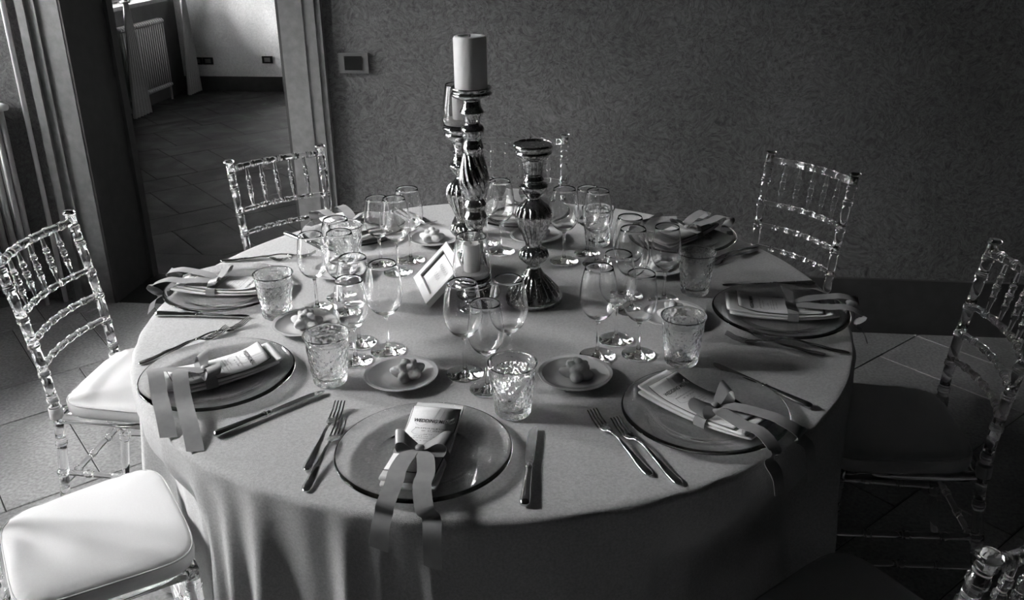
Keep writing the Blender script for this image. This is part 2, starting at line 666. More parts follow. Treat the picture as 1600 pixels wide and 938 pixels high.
# windows
def window(n, x, y0, y1, z0, z1):
    root = obj('window_%d' % n, None, None, 'structure')
    xs = x - 0.26
    mb = MB()
    t = 0.05
    mb.box(xs, xs + 0.06, y0, y0 + t, z0, z1).box(xs, xs + 0.06, y1 - t, y1, z0, z1)
    mb.box(xs, xs + 0.06, y0 + t, y1 - t, z0, z0 + t).box(xs, xs + 0.06, y0 + t, y1 - t, z1 - t, z1)
    ym = (y0 + y1) / 2
    mb.box(xs, xs + 0.06, ym - 0.045, ym + 0.045, z0 + t, z1 - t)
    obj('window_frame', mb.mesh('window_frame', 'frame', False), root)
    zb = z0 + t + (z1 - z0 - 2 * t) * 0.5
    for a, b in ((y0 + t, ym - 0.045), (ym + 0.045, y1 - t)):
        obj('glazing_bar', MB().box(xs + 0.01, xs + 0.05, a, b, zb - 0.014, zb + 0.014).mesh('glazing_bar', 'frame', False), root)
        for c, d in ((z0 + t, zb - 0.014), (zb + 0.014, z1 - t)):
            obj('pane', MB().box(xs + 0.028, xs + 0.032, a, b, c, d).mesh('pane', 'pane', False), root)
    obj('window_sill', MB().box(x - 0.36, x + 0.04, y0 - 0.04, y1 + 0.04, z0 - 0.035, z0 - 0.0005).mesh('window_sill', 'trim', False), root)
    return root


for i, a in enumerate(WINS):
    window(i + 1, X0, *a)
window(len(WINS) + 1, FX0, *FWIN)


# ------------------------------------------------------------------ wall fittings, radiators, curtains
mb = MB().box(-0.062, 0.062, -0.014, 0, -0.041, 0.041)
pl = mb.mesh('cover_plate', 'greyplastic', False)
sw = MB().box(-0.038, 0.036, -0.018, -0.0135, -0.028, 0.029).mesh('display', 'darkplastic', False)
inst('thermostat', 'grey wall thermostat with black square face beside the doorway', 'thermostat', None,
     (-0.7865, Y1 - 0.0005, 1.136), 0, [('cover_plate', pl), ('display', sw)])
pl2 = MB().box(-0.055, 0.055, -0.008, 0, -0.036, 0.036).mesh('cover_plate', 'darkplastic', False)
sw2 = MB().box(-0.03, 0.03, -0.011, -0.0075, -0.02, 0.02).mesh('socket_insert', 'greyplastic', False)
for x, z, lb in ((-3.241, 0.32, 'small black socket plate on the sunlit part of the far wall'),
                 (-3.87, 0.305, 'right one of two dark socket plates in shade beside the far curtain'),
                 (-3.985, 0.305, 'left one of two dark socket plates in shade beside the far curtain')):
    inst('wall_socket', lb, 'socket', 'wall sockets in the far room', (x, FY1 - 0.0005, z), 0,
         [('cover_plate', pl2), ('socket_insert', sw2)])


def radiator(label, x, y0, rz, n, pitch, z0, z1, cols):
    """column radiator along a left wall: n sections in y"""
    root = tag(obj('radiator', None), label, 'radiator', 'column radiators')
    root.location = (x, y0, 0)
    root.rotation_euler = (0, 0, rz)
    dep = 0.044
    mb = MB()
    for c in range(cols):
        xx = 0.035 + c * dep
        mb.tube([(xx, 0, z0 + 0.05), (xx, 0, z1 - 0.05)], 0.0125, 12)
    for zz in (z0 + 0.03, z1 - 0.03):
        k = [(0.012, 0, zz), (0.02, 0, zz)] + [(0.035 + c * dep, 0, zz + (0.006 if zz > 0.5 else -0.006)) for c in range(cols)] + \
            [(0.035 + (cols - 1) * dep + 0.018, 0, zz)]
        mb.tube(k, [0.012] + [0.022] * (len(k) - 2) + [0.012], 12, True)
    sec = mb.mesh('radiator_section', 'radiator', True)
    for i in range(n):
        o = obj('radiator_section', sec, root)
        o.location = (0, i * pitch, 0)
    yl = (n - 1) * pitch
    for zz in (z0 + 0.03, z1 - 0.03):
        obj('header_pipe', MB().tube([(0.055, -0.02, zz), (0.055, yl + 0.02, zz)], 0.016, 12).mesh('header_pipe', 'radiator'), root)
    obj('end_plug', MB().tube([(0.055, yl + 0.018, z1 - 0.03), (0.055, yl + 0.05, z1 - 0.03)], [0.02, 0.014], 12).mesh('end_plug', 'radiator'), root)
    obj('feed_pipe', MB().tube([(0.055, yl + 0.035, z0 + 0.03), (0.055, yl + 0.035, 0.0)], 0.01, 10).mesh('feed_pipe', 'radiator'), root)
    for yy in (0.1, yl - 0.1):
        obj('bracket', MB().box(-0.002, 0.05, yy - 0.012, yy + 0.012, z1 - 0.2, z1 - 0.17).mesh('bracket', 'radiator', False), root)
    return root


radiator('pale column radiator in the corner at the left edge of the picture', -2.945, Y1 - 0.005, -PI / 2, 13, 0.046, 0.07, 0.975, 2)
radiator('column radiator under the window of the far room', FX0 + 0.005, 5.42, 0, 20, 0.040, 0.13, 0.785, 2)


pp = obj('heating_pipe', MB().tube([(-2.292, Y1 - 0.014, 0.0), (-2.292, Y1 - 0.014, ZC)], 0.011, 14).mesh('heating_pipe', 'whitewood'))
tag(pp, 'thin white heating pipe running up the wall beside the corner radiator', 'pipe')


def curtain(label, cx, cy, wtop, wbot, z1, tie, dx):
    root = tag(obj('curtain', None), label, 'curtain', 'curtains in the far room')
    root.location = (cx, cy, 0)
    mb = MB()

    def fx(u, v):
        z = 0.012 + v * (z1 - 0.012)
        h = abs(z - tie) / (tie if z < tie else (z1 - tie))
        wd = 0.05 + ((wbot if z < tie else wtop) - 0.05) * min(1, h) ** 0.75
        a = u - 0.5
        return (0.05 + 0.03 * math.sin(u * 2 * PI * 5.5) * (0.35 + 0.65 * h) + dx * h, a * wd + (0.03 * (1 - h)), z)
    mb.sheet(fx, 66, 40, 0.0)
    obj('drape', mb.mesh('drape', 'curtain'), root)
    obj('tie_back', MB().tube([(0.05 + 0.034 * math.cos(t * PI / 8), 0.03 + 0.036 * math.sin(t * PI / 8), tie) for t in range(17)], 0.009, 8).mesh('tie_back', 'curtain'), root)
    return root


curtain('pale tied curtain left of the far radiator, hanging to the floor', FX0 + 0.115, 5.42, 0.3, 0.30, 2.9, 1.0, 0.0)
curtain('pale tied curtain right of the far radiator, hanging to the floor', FX0 + 0.115, 6.48, 0.22, 0.26, 2.9, 1.0, 0.0)
for i, yy in enumerate((5.95,)):
    t_ = obj('curtain_rod', MB().tube([(FX0 + 0.165, 5.2, 2.92), (FX0 + 0.165, 6.62, 2.92)], 0.012, 10).mesh('curtain_rod', 'radiator'))
    tag(t_, 'thin rod carrying the two far room curtains', 'curtain rod')

# ------------------------------------------------------------------ table and cloth
R = 0.9
tb = tag(obj('round_table', None), 'round dining table hidden under the pale tablecloth', 'table')
obj('table_top', MB().lathe([(R - 0.012, 0.718), (R - 0.007, 0.722), (R - 0.007, 0.738), (R - 0.012, 0.742)], 96).mesh('table_top', 'wood', True, 40), tb)
for i in range(4):
    a = PI / 4 + i * PI / 2
    x, y = 0.5 * math.cos(a), 0.5 * math.sin(a)
    obj('leg', MB().tube([(x, y, 0), (x, y, 0.718)], 0.03, 12).mesh('leg', 'wood', True, 40), tb)


def cloth():
    ridges = [(-138, 3.0, 0.8), (-131, 2.4, 1.0), (-122.5, 2.6, 1.0), (-116.5, 2.2, 0.9), (-111.5, 2.8, 1.1), (-99.5, 1.8, 0.9),
              (-95.5, 1.6, 0.55), (-89.2, 1.5, 0.7), (-82, 3.5, 0.35), (-73, 4, 0.7), (-63, 4, 0.55), (-55, 3.5, 1.0), (-44, 4, 0.7),
              (-36, 2.6, 1.0), (-27, 3, 0.8), (-17, 3, 0.9)]
    rr = random.Random(3)
    a = -8
    while a < 212:
        ridges.append((a, rr.uniform(2.2, 4), rr.uniform(0.5, 1.1)))
        a += rr.uniform(6, 11)
    n = 720

    def fold(deg):
        s = 0
        for c, wd, am in ridges:
            d = (deg - c + 180) % 360 - 180
            s += am * math.exp(-(d / (wd * 0.72)) ** 2)
        return s
    F = [fold(i * 360 / n) for i in range(n)]
    rings = []
    for r in (0.12, 0.3, 0.5, 0.65, 0.78, 0.85, 0.88):
        rings.append((r, 0.75, 0))
    for k in range(1, 6):
        t = k / 5 * PI / 2
        rings.append((0.886 + 0.014 * math.sin(t), 0.736 + 0.014 * math.cos(t), 0))
    for k in range(1, 31):
        h = k / 30
        z = 0.736 - h * 0.724
        s = min(1, h * 2.2) ** 0.9
        rings.append((0.9 - 0.010 * s + 0.012 * h, z, s * (0.030 + 0.022 * h)))
    seats = [math.radians(d_) for d_ in (133.5, 92, 41, 0, 181, 220, -46.5)]

    def push(t, z):
        if z > 0.70:
            return 0
        kz = min(1, (0.70 - z) / 0.17)
        best = 0
        for a_ in seats:
            d = abs((t - a_ + PI) % (2 * PI) - PI)
            best = max(best, max(0, min(1, (0.34 - d) / 0.09)))
        return best * kz * kz * (3 - 2 * kz)
    v, f = [(0, 0, 0.75)], []
    for (r, z, amp) in rings:
        for i in range(n):
            t = 2 * PI * i / n
            q = r + amp * F[i] * (1 - 0.8 * push(t, z)) - 0.055 * push(t, z) + (0.0015 * math.sin(t * 40 + 3 * math.sin(t * 7)) if z < 0.745 else 0)
            v.append((q * math.cos(t), q * math.sin(t), z))
    for i in range(n):
        f.append((0, 1 + i, 1 + (i + 1) % n))
    for j in range(len(rings) - 1):
        for i in range(n):
            k = (i + 1) % n
            f.append((1 + j * n + i, 1 + (j + 1) * n + i, 1 + (j + 1) * n + k, 1 + j * n + k))
    return MB().add(v, f)


tc_ = obj('tablecloth', cloth().mesh('tablecloth', 'cloth'))
tag(tc_, 'pale linen cloth draped in folds over the round table', 'tablecloth')
ZT = 0.7505


# ------------------------------------------------------------------ chairs
def ring_tube(P, r0, marks, n=14, bead=0.0028):
    """round member with double rings at the fractions in marks"""
    pts = catmull(P, 8)
    L = [0]
    for i in range(1, len(pts)):
        L.append(L[-1] + (pts[i] - pts[i - 1]).length)
    T = L[-1]

    def pos(s):
        s = min(max(s, 0), T)
        for i in range(1, len(L)):
            if s <= L[i]:
                t = (s - L[i - 1]) / max(1e-9, L[i] - L[i - 1])
                return pts[i - 1].lerp(pts[i], t)
        return pts[-1]
    st = {round(k * T / 14, 5): 0.0 for k in range(15)}
    w = 0.0036
    for m_ in marks:
        c = m_ * T
        for dd, e in ((-2 * w, 0), (-1.5 * w, bead), (-0.5 * w, bead), (0, 0.0005), (0.5 * w, bead), (1.5 * w, bead), (2 * w, 0)):
            s = c + dd
            if 0 <= s <= T:
                st[round(s, 5)] = e
    ss = sorted(st)
    rf = r0 if callable(r0) else (lambda t: r0)
    return [pos(s) for s in ss], [rf(s / T) + st[s] for s in ss]


def chair_parts():
    parts = []
    hb, hf = 0.168, 0.185          # half spacing of back and front legs
    yb, yf = 0.0, -0.365
    zs = 0.43

    def post(sx):
        P = [(sx * (hb + 0.006), 0.035, 0.0), (sx * hb, 0.0, 0.22), (sx * (hb - 0.006), -0.018, zs), (sx * (hb - 0.002), 0.0, 0.65), (sx * (hb + 0.005), 0.045, 0.905)]
        p, r = ring_tube(P, lambda t: 0.0135 if t > 0.03 else 0.011, (0.16, 0.27, 0.38, 0.47, 0.53, 0.62, 0.715, 0.80, 0.90, 0.955))
        mb = MB().tube(p, r, 14)
        e = p[-1]
        mb.lathe([(0.012, 0), (0.018, 0.003), (0.019, 0.008), (0.014, 0.0125), (0.006, 0.0145)], 14, at=tuple(e))
        return mb.mesh('back_post', 'acrylic')
    parts.append(('back_post', post(-1)))
    parts.append(('back_post', post(1)))

    def fleg(sx):
        P = [(sx * (hf + 0.012), yf - 0.012, 0), (sx * hf, yf, 0.22), (sx * (hf - 0.004), yf + 0.006, zs)]
        p, r = ring_tube(P, lambda t: 0.0105 + 0.004 * min(1, t * 1.5), (0.3, 0.55, 0.75, 0.9))
        return MB().tube(p, r, 14).mesh('front_leg', 'acrylic')
    parts.append(('front_leg', fleg(-1)))
    parts.append(('front_leg', fleg(1)))

    def backy(z):                       # y of the back posts at height z
        K = [(0.43, -0.018), (0.65, 0.0), (0.905, 0.045)]
        for (a, ya), (b, yb_) in zip(K, K[1:]):
            if z <= b:
                return ya + (yb_ - ya) * (z - a) / (b - a)
        return 0.045

    def rail(z, r0, bow=0.030, marks=(0.16, 0.30, 0.43, 0.57, 0.70, 0.84)):
        y = backy(z)
        w_ = hb - 0.004
        P = [(-w_, y, z), (-w_ * 0.5, y + bow * 0.75, z), (0, y + bow, z), (w_ * 0.5, y + bow * 0.75, z), (w_, y, z)]
        p, r = ring_tube(P, r0, marks, 12, 0.0022)
        return MB().tube(p, r, 12)
    parts.append(('crest_rail', rail(0.885, 0.0115, marks=(0.1, 0.26, 0.42, 0.58, 0.74, 0.9)).mesh('crest_rail', 'acrylic')))
    for z in (0.735, 0.655, 0.575):
        parts.append(('back_rail', rail(z, 0.0085).mesh('back_rail', 'acrylic')))
    for k in range(5):
        u = -0.667 + k * 0.3335
        x = u * (hb - 0.004)
        bw = 0.030 * (1 - u * u)
        P = [(x, backy(0.735) + bw, 0.738), (x, backy(0.81) + bw, 0.81), (x, backy(0.88) + bw, 0.88)]
        p, r = ring_tube(P, lambda t: 0.0042 + 0.0035 * math.sin(PI * t), (0.3, 0.5, 0.7), 10, 0.0026)
        parts.append(('spindle', MB().tube(p, r, 10).mesh('spindle', 'acrylic')))
    # seat frame and stretchers
    mb = MB()
    C = [(-hb + 0.012, -0.02), (hb - 0.012, -0.02), (hf - 0.01, yf + 0.002), (-hf + 0.01, yf + 0.002)]
    for i in range(4):
        a, b = C[i], C[(i + 1) % 4]
        mb.tube([(a[0], a[1], zs - 0.012), (b[0], b[1], zs - 0.012)], 0.014, 10)
    parts.append(('seat_frame', mb.mesh('seat_frame', 'acrylic')))
    for z in (0.16, 0.25):
        for sx in (-1, 1):
            p, r = ring_tube([(sx * (hb + 0.002), 0.01, z), (sx * (hf + 0.002), yf, z)], 0.0088, (0.25, 0.5, 0.75))
            parts.append(('side_stretcher', MB().tube(p, r, 10).mesh('side_stretcher', 'acrylic')))
        p, r = ring_tube([(-hf, yf, z - 0.02), (hf, yf, z - 0.02)], 0.0088, (0.25, 0.5, 0.75))
        parts.append(('front_stretcher', MB().tube(p, r, 10).mesh('front_stretcher', 'acrylic')))
    p, r = ring_tube([(-hb, 0.01, 0.2), (hb, 0.01, 0.2)], 0.0088, (0.25, 0.5, 0.75))
    parts.append(('rear_stretcher', MB().tube(p, r, 10).mesh('rear_stretcher', 'acrylic')))
    # cushion: rounded trapezoid
    mb = MB()
    n = 72
    y0, y1 = -0.385, -0.03

    def outline(t, s):
        c, d = math.cos(t), math.sin(t)
        e = 0.36
        x = math.copysign(abs(c) ** e, c)
        y = math.copysign(abs(d) ** e, d)
        yy = (y0 + y1) / 2 + y * (y1 - y0) / 2 * s
        hw = 0.205 + (0.175 - 0.205) * (yy - y0) / (y1 - y0)
        return x * hw * s, yy
    lay = [(0.90, 0.0), (0.97, 0.004), (0.99, 0.012), (1.0, 0.024), (0.992, 0.036), (0.975, 0.043), (0.93, 0.048), (0.82, 0.053), (0.62, 0.058), (0.35, 0.061), (0.12, 0.062)]
    v, f = [], []
    for s, z in lay:
        for i in range(n):
            t = 2 * PI * (i + 0.5) / n
            x, y = outline(t, s)
            wr = 0.0014 * math.sin(i * 2.3 + 2 * math.sin(i * 0.9)) if 0.9 < s < 0.98 and z > 0.03 else 0
            v.append((x, y, zs + z + wr))
    for j in range(len(lay) - 1):
        for i in range(n):
            k = (i + 1) % n
            f.append((j * n + i, j * n + k, (j + 1) * n + k, (j + 1) * n + i))
    f.append(tuple(reversed(range(n))))
    f.append(tuple((len(lay) - 1) * n + i for i in range(n)))
    cu = mb.add(v, f).mesh('seat_cushion', 'cushion')
    loop = [(*outline(2 * PI * (i + 0.5) / n, 0.985), zs + 0.041) for i in range(n + 1)]
    pipe = MB().tube(loop, 0.0022, 6, False).mesh('piping', 'piping')
    straps = []
    for sx in (-1, 1):
        cx, cy = sx * (hb - 0.006), -0.018
        L = [(cx + 0.0175 * math.cos(a * PI / 8), cy + 0.0175 * math.sin(a * PI / 8), zs + 0.012) for a in range(17)]
        straps.append(('tie_strap', MB().strip(L, [(0, 0, 1)] * 17, 0.032, 0.002).mesh('tie_strap', 'cushion')))
    parts.append(('seat_cushion', cu, [('piping', pipe)] + straps))
    return parts


CH = chair_parts()
CHG = 'clear acrylic chairs around the table'
# centre of the back, direction (degrees) outwards from the table
chairs = [
    (-0.920, 0.885, 133.5, 'clear acrylic spindle-back chair in front of the doorway, behind the table'),
    (-0.068, 1.225, 92.0, 'clear acrylic chair against the wall straight behind the tall candlesticks'),
    (0.962, 0.893, 41.0, 'clear acrylic spindle-back chair standing alone against the dark wall, back right'),
    (1.285, -0.022, 0.0, 'dark clear acrylic chair at the right edge beside the dark skirting'),
    (-1.285, 0.010, 181.0, 'brightly lit clear acrylic chair with white seat beside the corner radiator'),
    (-0.99, -0.83, 220.0, 'clear acrylic chair in the bottom left corner showing its white seat'),
    (0.955, -0.985, -46.5, 'clear acrylic chair in the dark bottom right corner showing its post top'),
]
for x, y, d, lb in chairs:
    a = math.radians(d)
    # local +y of the chair points outwards; the recorded point is the top of the back
    dx, dy = math.cos(a) * 0.05, math.sin(a) * 0.05
    inst('acrylic_chair', lb, 'chair', CHG, (x - dx, y - dy, 0), a - PI / 2, CH)


# ------------------------------------------------------------------ tableware prototypes
def charger():
    top = [(0.0005, 0.0062), (0.05, 0.0062), (0.098, 0.0062), (0.104, 0.0075), (0.112, 0.0105), (0.122, 0.0125), (0.150, 0.0155), (0.166, 0.0185), (0.1695, 0.0185)]
    bot = [(0.1705, 0.0165), (0.167, 0.0140), (0.150, 0.0110), (0.122, 0.0080), (0.108, 0.0035), (0.100, 0.0008), (0.094, 0.0008), (0.088, 0.0022), (0.05, 0.0022), (0.0005, 0.0022)]
    return [('charger_plate', MB().lathe(top + bot, 96, cap=False).mesh('charger_plate', 'plate'))]


def wineglass(H, rb, rr, stem, foot):
    t = 0.0008
    zb = stem
    bowl = H - zb
    out = [(foot, 0.0008), (foot + 0.0004, 0.0018), (foot - 0.001, 0.0028), (foot * 0.6, 0.0042), (foot * 0.25, 0.0075), (0.0058, 0.014), (0.0040, 0.026), (0.0036, zb * 0.55), (0.0040, zb * 0.85), (0.0065, zb - 0.002)]
    bw = [(0.014, zb + 0.004), (rb * 0.62, zb + bowl * 0.10), (rb * 0.86, zb + bowl * 0.22), (rb * 0.985, zb + bowl * 0.36), (rb, zb + bowl * 0.44), (rb * 0.965, zb + bowl * 0.6), (rb * 0.87, zb + bowl * 0.82), (rr, H)]
    o = prof_smooth(out + bw, 3)
    inn = prof_smooth([(0.0003, zb + 0.007), (0.012, zb + 0.0085)] + [(r - t, z + (0.004 if i == 0 else 0.0015 if i == 1 else 0)) for i, (r, z) in enumerate(bw) if i > 0], 3)
    return MB().lathe([(0.0003, 0.0012)] + o + [(rr - t / 2, H + 0.0004)] + list(reversed(inn)), 40, cap=False)


BIG = [('wine_glass', wineglass(0.225, 0.0435, 0.0315, 0.094, 0.0415).mesh('wine_glass', 'glass'))]
SMALL = [('wine_glass', wineglass(0.207, 0.0395, 0.0310, 0.086, 0.0385).mesh('wine_glass', 'glass'))]


def tumbler():
    H, rt, rb = 0.118, 0.0495, 0.0365

    def mod(t, z, r):
        if r < 0.02:
            return r
        k = 0.0
        if z < 0.028:
            k = 0.0011 * math.cos(20 * t) * min(1, z / 0.006)
        elif z < 0.088:
            row = (z - 0.028) / 0.012
            k = 0.0012 * math.cos(14 * t + (PI if int(row) % 2 else 0)) * math.sin(PI * (row % 1)) + 0.0007 * math.sin(31 * t + row * 2.1)
        elif z < 0.098:
            k = 0.0007 * math.cos(28 * t)
        return r + k
    o = [(0.0003, 0.0035), (rb * 0.7, 0.003), (rb * 0.86, 0.0003), (rb - 0.002, 0.0004), (rb, 0.003)]
    n = 44
    for i in range(1, n + 1):
        z = 0.003 + (H - 0.003) * i / n
        u = z / H
        o.append((rb + (rt - rb) * u ** 1.15 + (0.0022 * max(0, (u - 0.93) / 0.07)) - 0.0010 * (1 if 0.80 < u < 0.86 else 0), z))
    inn = [(rt + 0.0022 - 0.0012, H + 0.0006)]
    for i in range(n - 1, 5, -2):
        z = 0.003 + (H - 0.003) * i / n
        u = z / H
        inn.append((rb + (rt - rb) * u ** 1.15 - 0.0024, z))
    inn += [(rb * 0.8, 0.0145), (rb * 0.5, 0.0125), (0.0003, 0.012)]
    m1 = MB()
    m1.lathe(o, 112, mod, cap=False)
    k = len(m1.v)
    m1.lathe([o[-1]] + inn, 112, lambda t, z, r: r, cap=False)
    # weld the shared rim ring
    ring = k - 112
    m1.f = [tuple((i - k + ring) if k <= i < k + 112 else i for i in q) for q in m1.f]
    return [('tumbler', m1.mesh('tumbler', 'cut'))]


TUM = tumbler()
PLATE = charger()


def saucer():
    def mod(t, z, r):
        return r * (1 + (0.018 * (abs(math.cos(4 * t)) ** 0.6 - 0.6)) * max(0, (r - 0.055) / 0.027))
    p = [(0.0005, 0.0055), (0.042, 0.0055), (0.050, 0.0068), (0.058, 0.0110), (0.073, 0.0160), (0.0742, 0.0172), (0.0765, 0.0166), (0.0805, 0.0185), (0.0822, 0.0186),
         (0.0822, 0.0168), (0.075, 0.0135), (0.060, 0.0078), (0.052, 0.0035), (0.046, 0.0005), (0.043, 0.0005), (0.040, 0.002), (0.0005, 0.002)]
    return [('saucer', MB().lathe(p, 96, mod, cap=False).mesh('saucer', 'porcelain', True, 60))]


SAU = saucer()


def roll(seed):
    """rosette bread roll: union of plump petals seen from its centre"""
    rr = random.Random(seed)
    S = [((0, 0, 0.002), 0.021)]
    n = 5
    a0 = rr.uniform(0, 6)
    for i in range(n):
        a = a0 + i * 2 * PI / n + rr.uniform(-0.15, 0.15)
        up = rr.uniform(-0.004, 0.004)
        for q, (d, r) in enumerate(((0.012, 0.0150), (0.019, 0.0135), (0.026, 0.0105), (0.031, 0.0070))):
            S.append(((d * math.cos(a), d * math.sin(a), -0.003 + up + q * 0.0015), r))
    for i in range(4):
        a = a0 + 0.6 + i * 2 * PI / 4 + rr.uniform(-0.25, 0.25)
        for d, z, r in ((0.007, 0.012, 0.0115), (0.012, 0.016, 0.0092), (0.016, 0.019, 0.0062)):
            S.append(((d * math.cos(a), d * math.sin(a), z), r))
    S.append(((rr.uniform(-.003, .003), rr.uniform(-.003, .003), 0.022), 0.0088))
    v, f = [], []
    nu, nv = 96, 48
    for j in range(nv + 1):
        ph = -PI / 2 + PI * j / nv
        for i in range(nu):
            t = 2 * PI * i / nu
            d = Vector((math.cos(ph) * math.cos(t), math.cos(ph) * math.sin(t), math.sin(ph)))
            best = 0.006
            for c, r in S:
                c = Vector(c)
                b = d.dot(c)
                q = b * b - c.length_squared + r * r
                if q > 0:
                    best = max(best, b + math.sqrt(q))
            p = d * best
            v.append((p.x * 1.08, p.y * 1.08, max(p.z, -0.013) + 0.013))
    for j in range(nv):
        for i in range(nu):
            k = (i + 1) % nu
            f.append((j * nu + i, j * nu + k, (j + 1) * nu + k, (j + 1) * nu + i))
    return [('bread_roll', MB().add(v, f).mesh('bread_roll', 'bread'))]


ROLLS = [roll(s) for s in (1, 5, 9)]


def fork():
    """lies along +y, handle end at y=0, tine tips at y=L"""
    L = 0.232

    def zc(y):
        K = [(0, 0.0035), (0.03, 0.004), (0.08, 0.009), (0.125, 0.0135), (0.150, 0.0115), (0.170, 0.0050), (0.186, 0.0030), (0.205, 0.0065), (0.232, 0.0165)]
        for (a, za), (b, zb) in zip(K, K[1:]):
            if y <= b + 1e-9:
                t = (y - a) / (b - a)
                t = t * t * (3 - 2 * t)
                return za + (zb - za) * t
        return K[-1][1]
    W = [(0, 0.004), (0.004, 0.0085), (0.015, 0.0105), (0.04, 0.0092), (0.08, 0.0058), (0.115, 0.0036), (0.140, 0.0034), (0.152, 0.0050), (0.160, 0.0098), (0.170, 0.0125), (0.184, 0.0130)]

    def slab(rows, th):
        mb = MB()
        v, f = [], []
        for (y, hw) in rows:
            z = zc(y)
            v += [(-hw, y, z), (-hw * 0.55, y, z + th), (hw * 0.55, y, z + th), (hw, y, z), (hw * 0.55, y, z - th), (-hw * 0.55, y, z - th)]
        m = len(rows)
        for j in range(m - 1):
            for i in range(6):
                k = (i + 1) % 6
                f.append((j * 6 + i, (j + 1) * 6 + i, (j + 1) * 6 + k, j * 6 + k))
        f.append(tuple(range(6)))
        f.append(tuple((m - 1) * 6 + i for i in reversed(range(6))))
        return mb.add(v, f)

    def wid(y):
        for (a, wa), (b, wb) in zip(W, W[1:]):
            if y <= b:
                return wa + (wb - wa) * (y - a) / (b - a)
        return W[-1][1]
    ys = [0, 0.002, 0.005, 0.01] + [0.015 + 0.005 * k for k in range(26)] + [0.145]
    handle = slab([(y, wid(y)) for y in sorted(set(ys)) if y <= 0.145], 0.0016).mesh('handle', 'silver')
    head = slab([(0.145 + 0.0039 * k, wid(0.145 + 0.0039 * k)) for k in range(11)], 0.0013).mesh('fork_head', 'silver')
    tines = []
    for i in range(4):
        x0 = -0.0108 + i * 0.0072
        mb = MB()
        v, f = [], []
        rows = [0.182 + 0.005 * k for k in range(11)]
        for q, y in enumerate(rows):
            hw = 0.0019 - 0.0008 * q / 10
            z = zc(y)
            xx = x0 * (1 - 0.06 * q / 10)
            v += [(xx - hw, y, z - 0.001), (xx + hw, y, z - 0.001), (xx + hw, y, z + 0.001), (xx - hw, y, z + 0.001)]
        for j in range(len(rows) - 1):
            for a in range(4):
                k = (a + 1) % 4
                f.append((j * 4 + a, j * 4 + k, (j + 1) * 4 + k, (j + 1) * 4 + a))
        f += [(3, 2, 1, 0), tuple(4 * (len(rows) - 1) + a for a in range(4))]
        tines.append(('tine', mb.add(v, f).mesh('tine', 'silver', True, 50)))
    return [('handle', handle), ('fork_head', head, tines)]


def knife():
    """lies along +y, handle end at y=0, blade tip at y=.255"""
    hp = [(0.004, 0.0), (0.0085, 0.003), (0.0098, 0.010), (0.0092, 0.03), (0.0078, 0.07), (0.0068, 0.10), (0.0075, 0.108), (0.0078, 0.111)]
    mb = MB()
    mb.tube([(0, y, 0.0072) for r, y in hp], [r for r, y in hp], 16, flat=0.68)
    h = mb.mesh('handle', 'silver')
    bo = MB().tube([(0, y, 0.0068) for y in (0.110, 0.113, 0.116, 0.119, 0.122, 0.125, 0.128)], [0.0062, 0.0085, 0.0062, 0.0052, 0.0072, 0.0055, 0.0045], 16, flat=0.75).mesh('bolster', 'silver')
    v, f = [], []
    B = [(0.126, -0.0062, 0.0062), (0.135, -0.0085, 0.0080), (0.16, -0.0098, 0.0085), (0.20, -0.0105, 0.0088), (0.225, -0.0100, 0.0090), (0.240, -0.0080, 0.0086), (0.250, -0.0040, 0.0070), (0.255, 0.0020, 0.0040)]
    for y, a, b in B:
        v += [(a, y, 0.0061), (b, y, 0.0078), (b, y, 0.0056), (a, y, 0.0057)]
    for j in range(len(B) - 1):
        for a in range(4):
            k = (a + 1) % 4
            f.append((j * 4 + a, j * 4 + k, (j + 1) * 4 + k, (j + 1) * 4 + a))
    f += [(3, 2, 1, 0), tuple(4 * (len(B) - 1) + a for a in range(4))]
    bl = MB().add(v, f).mesh('blade', 'silver', True, 30)
    return [('handle', h), ('bolster', bo), ('blade', bl)]


FORK, KNIFE = fork(), knife()


# napkin, card, bow ---- local frame of a place: x right of the diner, y towards the table centre, z from cloth
def nz(y):                     # underside of the napkin on the plate
    return 0.0075 + 0.0125 * min(1.3, (y / 0.135) ** 2)


def napkin_layer(wd, l0, l1, zoff, th, skew, seed):
    rr = random.Random(seed)
    mb = MB()
    v, f = [], []
    n, rows = 28, 26
    for j in range(rows + 1):
        y = l0 + (l1 - l0) * j / rows
        e = min(j, rows - j)
        k = 1.0 if e > 1 else (0.94 if e == 1 else 0.80)
        for i in range(n):
            t = 2 * PI * i / n
            c, d = math.cos(t), math.sin(t)
            x = math.copysign(abs(c) ** 0.35, c) * wd / 2 * (0.985 if e == 0 else 1)
            z = math.copysign(abs(d) ** 0.6, d) * th / 2 * k
            z += 0.0012 * math.sin(x * 70 + seed) * (1 if d > 0 else 0) + 0.003 * (abs(x) / (wd / 2)) ** 6 * (1 if d > 0 else 0)
            v.append((x + skew * y, y, nz(y) + zoff + th / 2 + z))
    for j in range(rows):
        for i in range(n):
            k = (i + 1) % n
            f.append((j * n + i, j * n + k, (j + 1) * n + k, (j + 1) * n + i))
    f.append(tuple(reversed(range(n))))
    f.append(tuple(rows * n + i for i in range(n)))
    return mb.add(v, f)


NAP = [('lower_fold', napkin_layer(0.104, -0.137, 0.128, 0.0, 0.008, -0.05, 1).mesh('lower_fold', 'napkin')),
       ('upper_fold', napkin_layer(0.100, -0.126, 0.136, 0.0072, 0.0085, 0.0, 2).mesh('upper_fold', 'napkin'))]


def cz(y):
    return nz(y) + 0.0190 + (0.009 * max(0, (y - 0.05) / 0.06) ** 2)


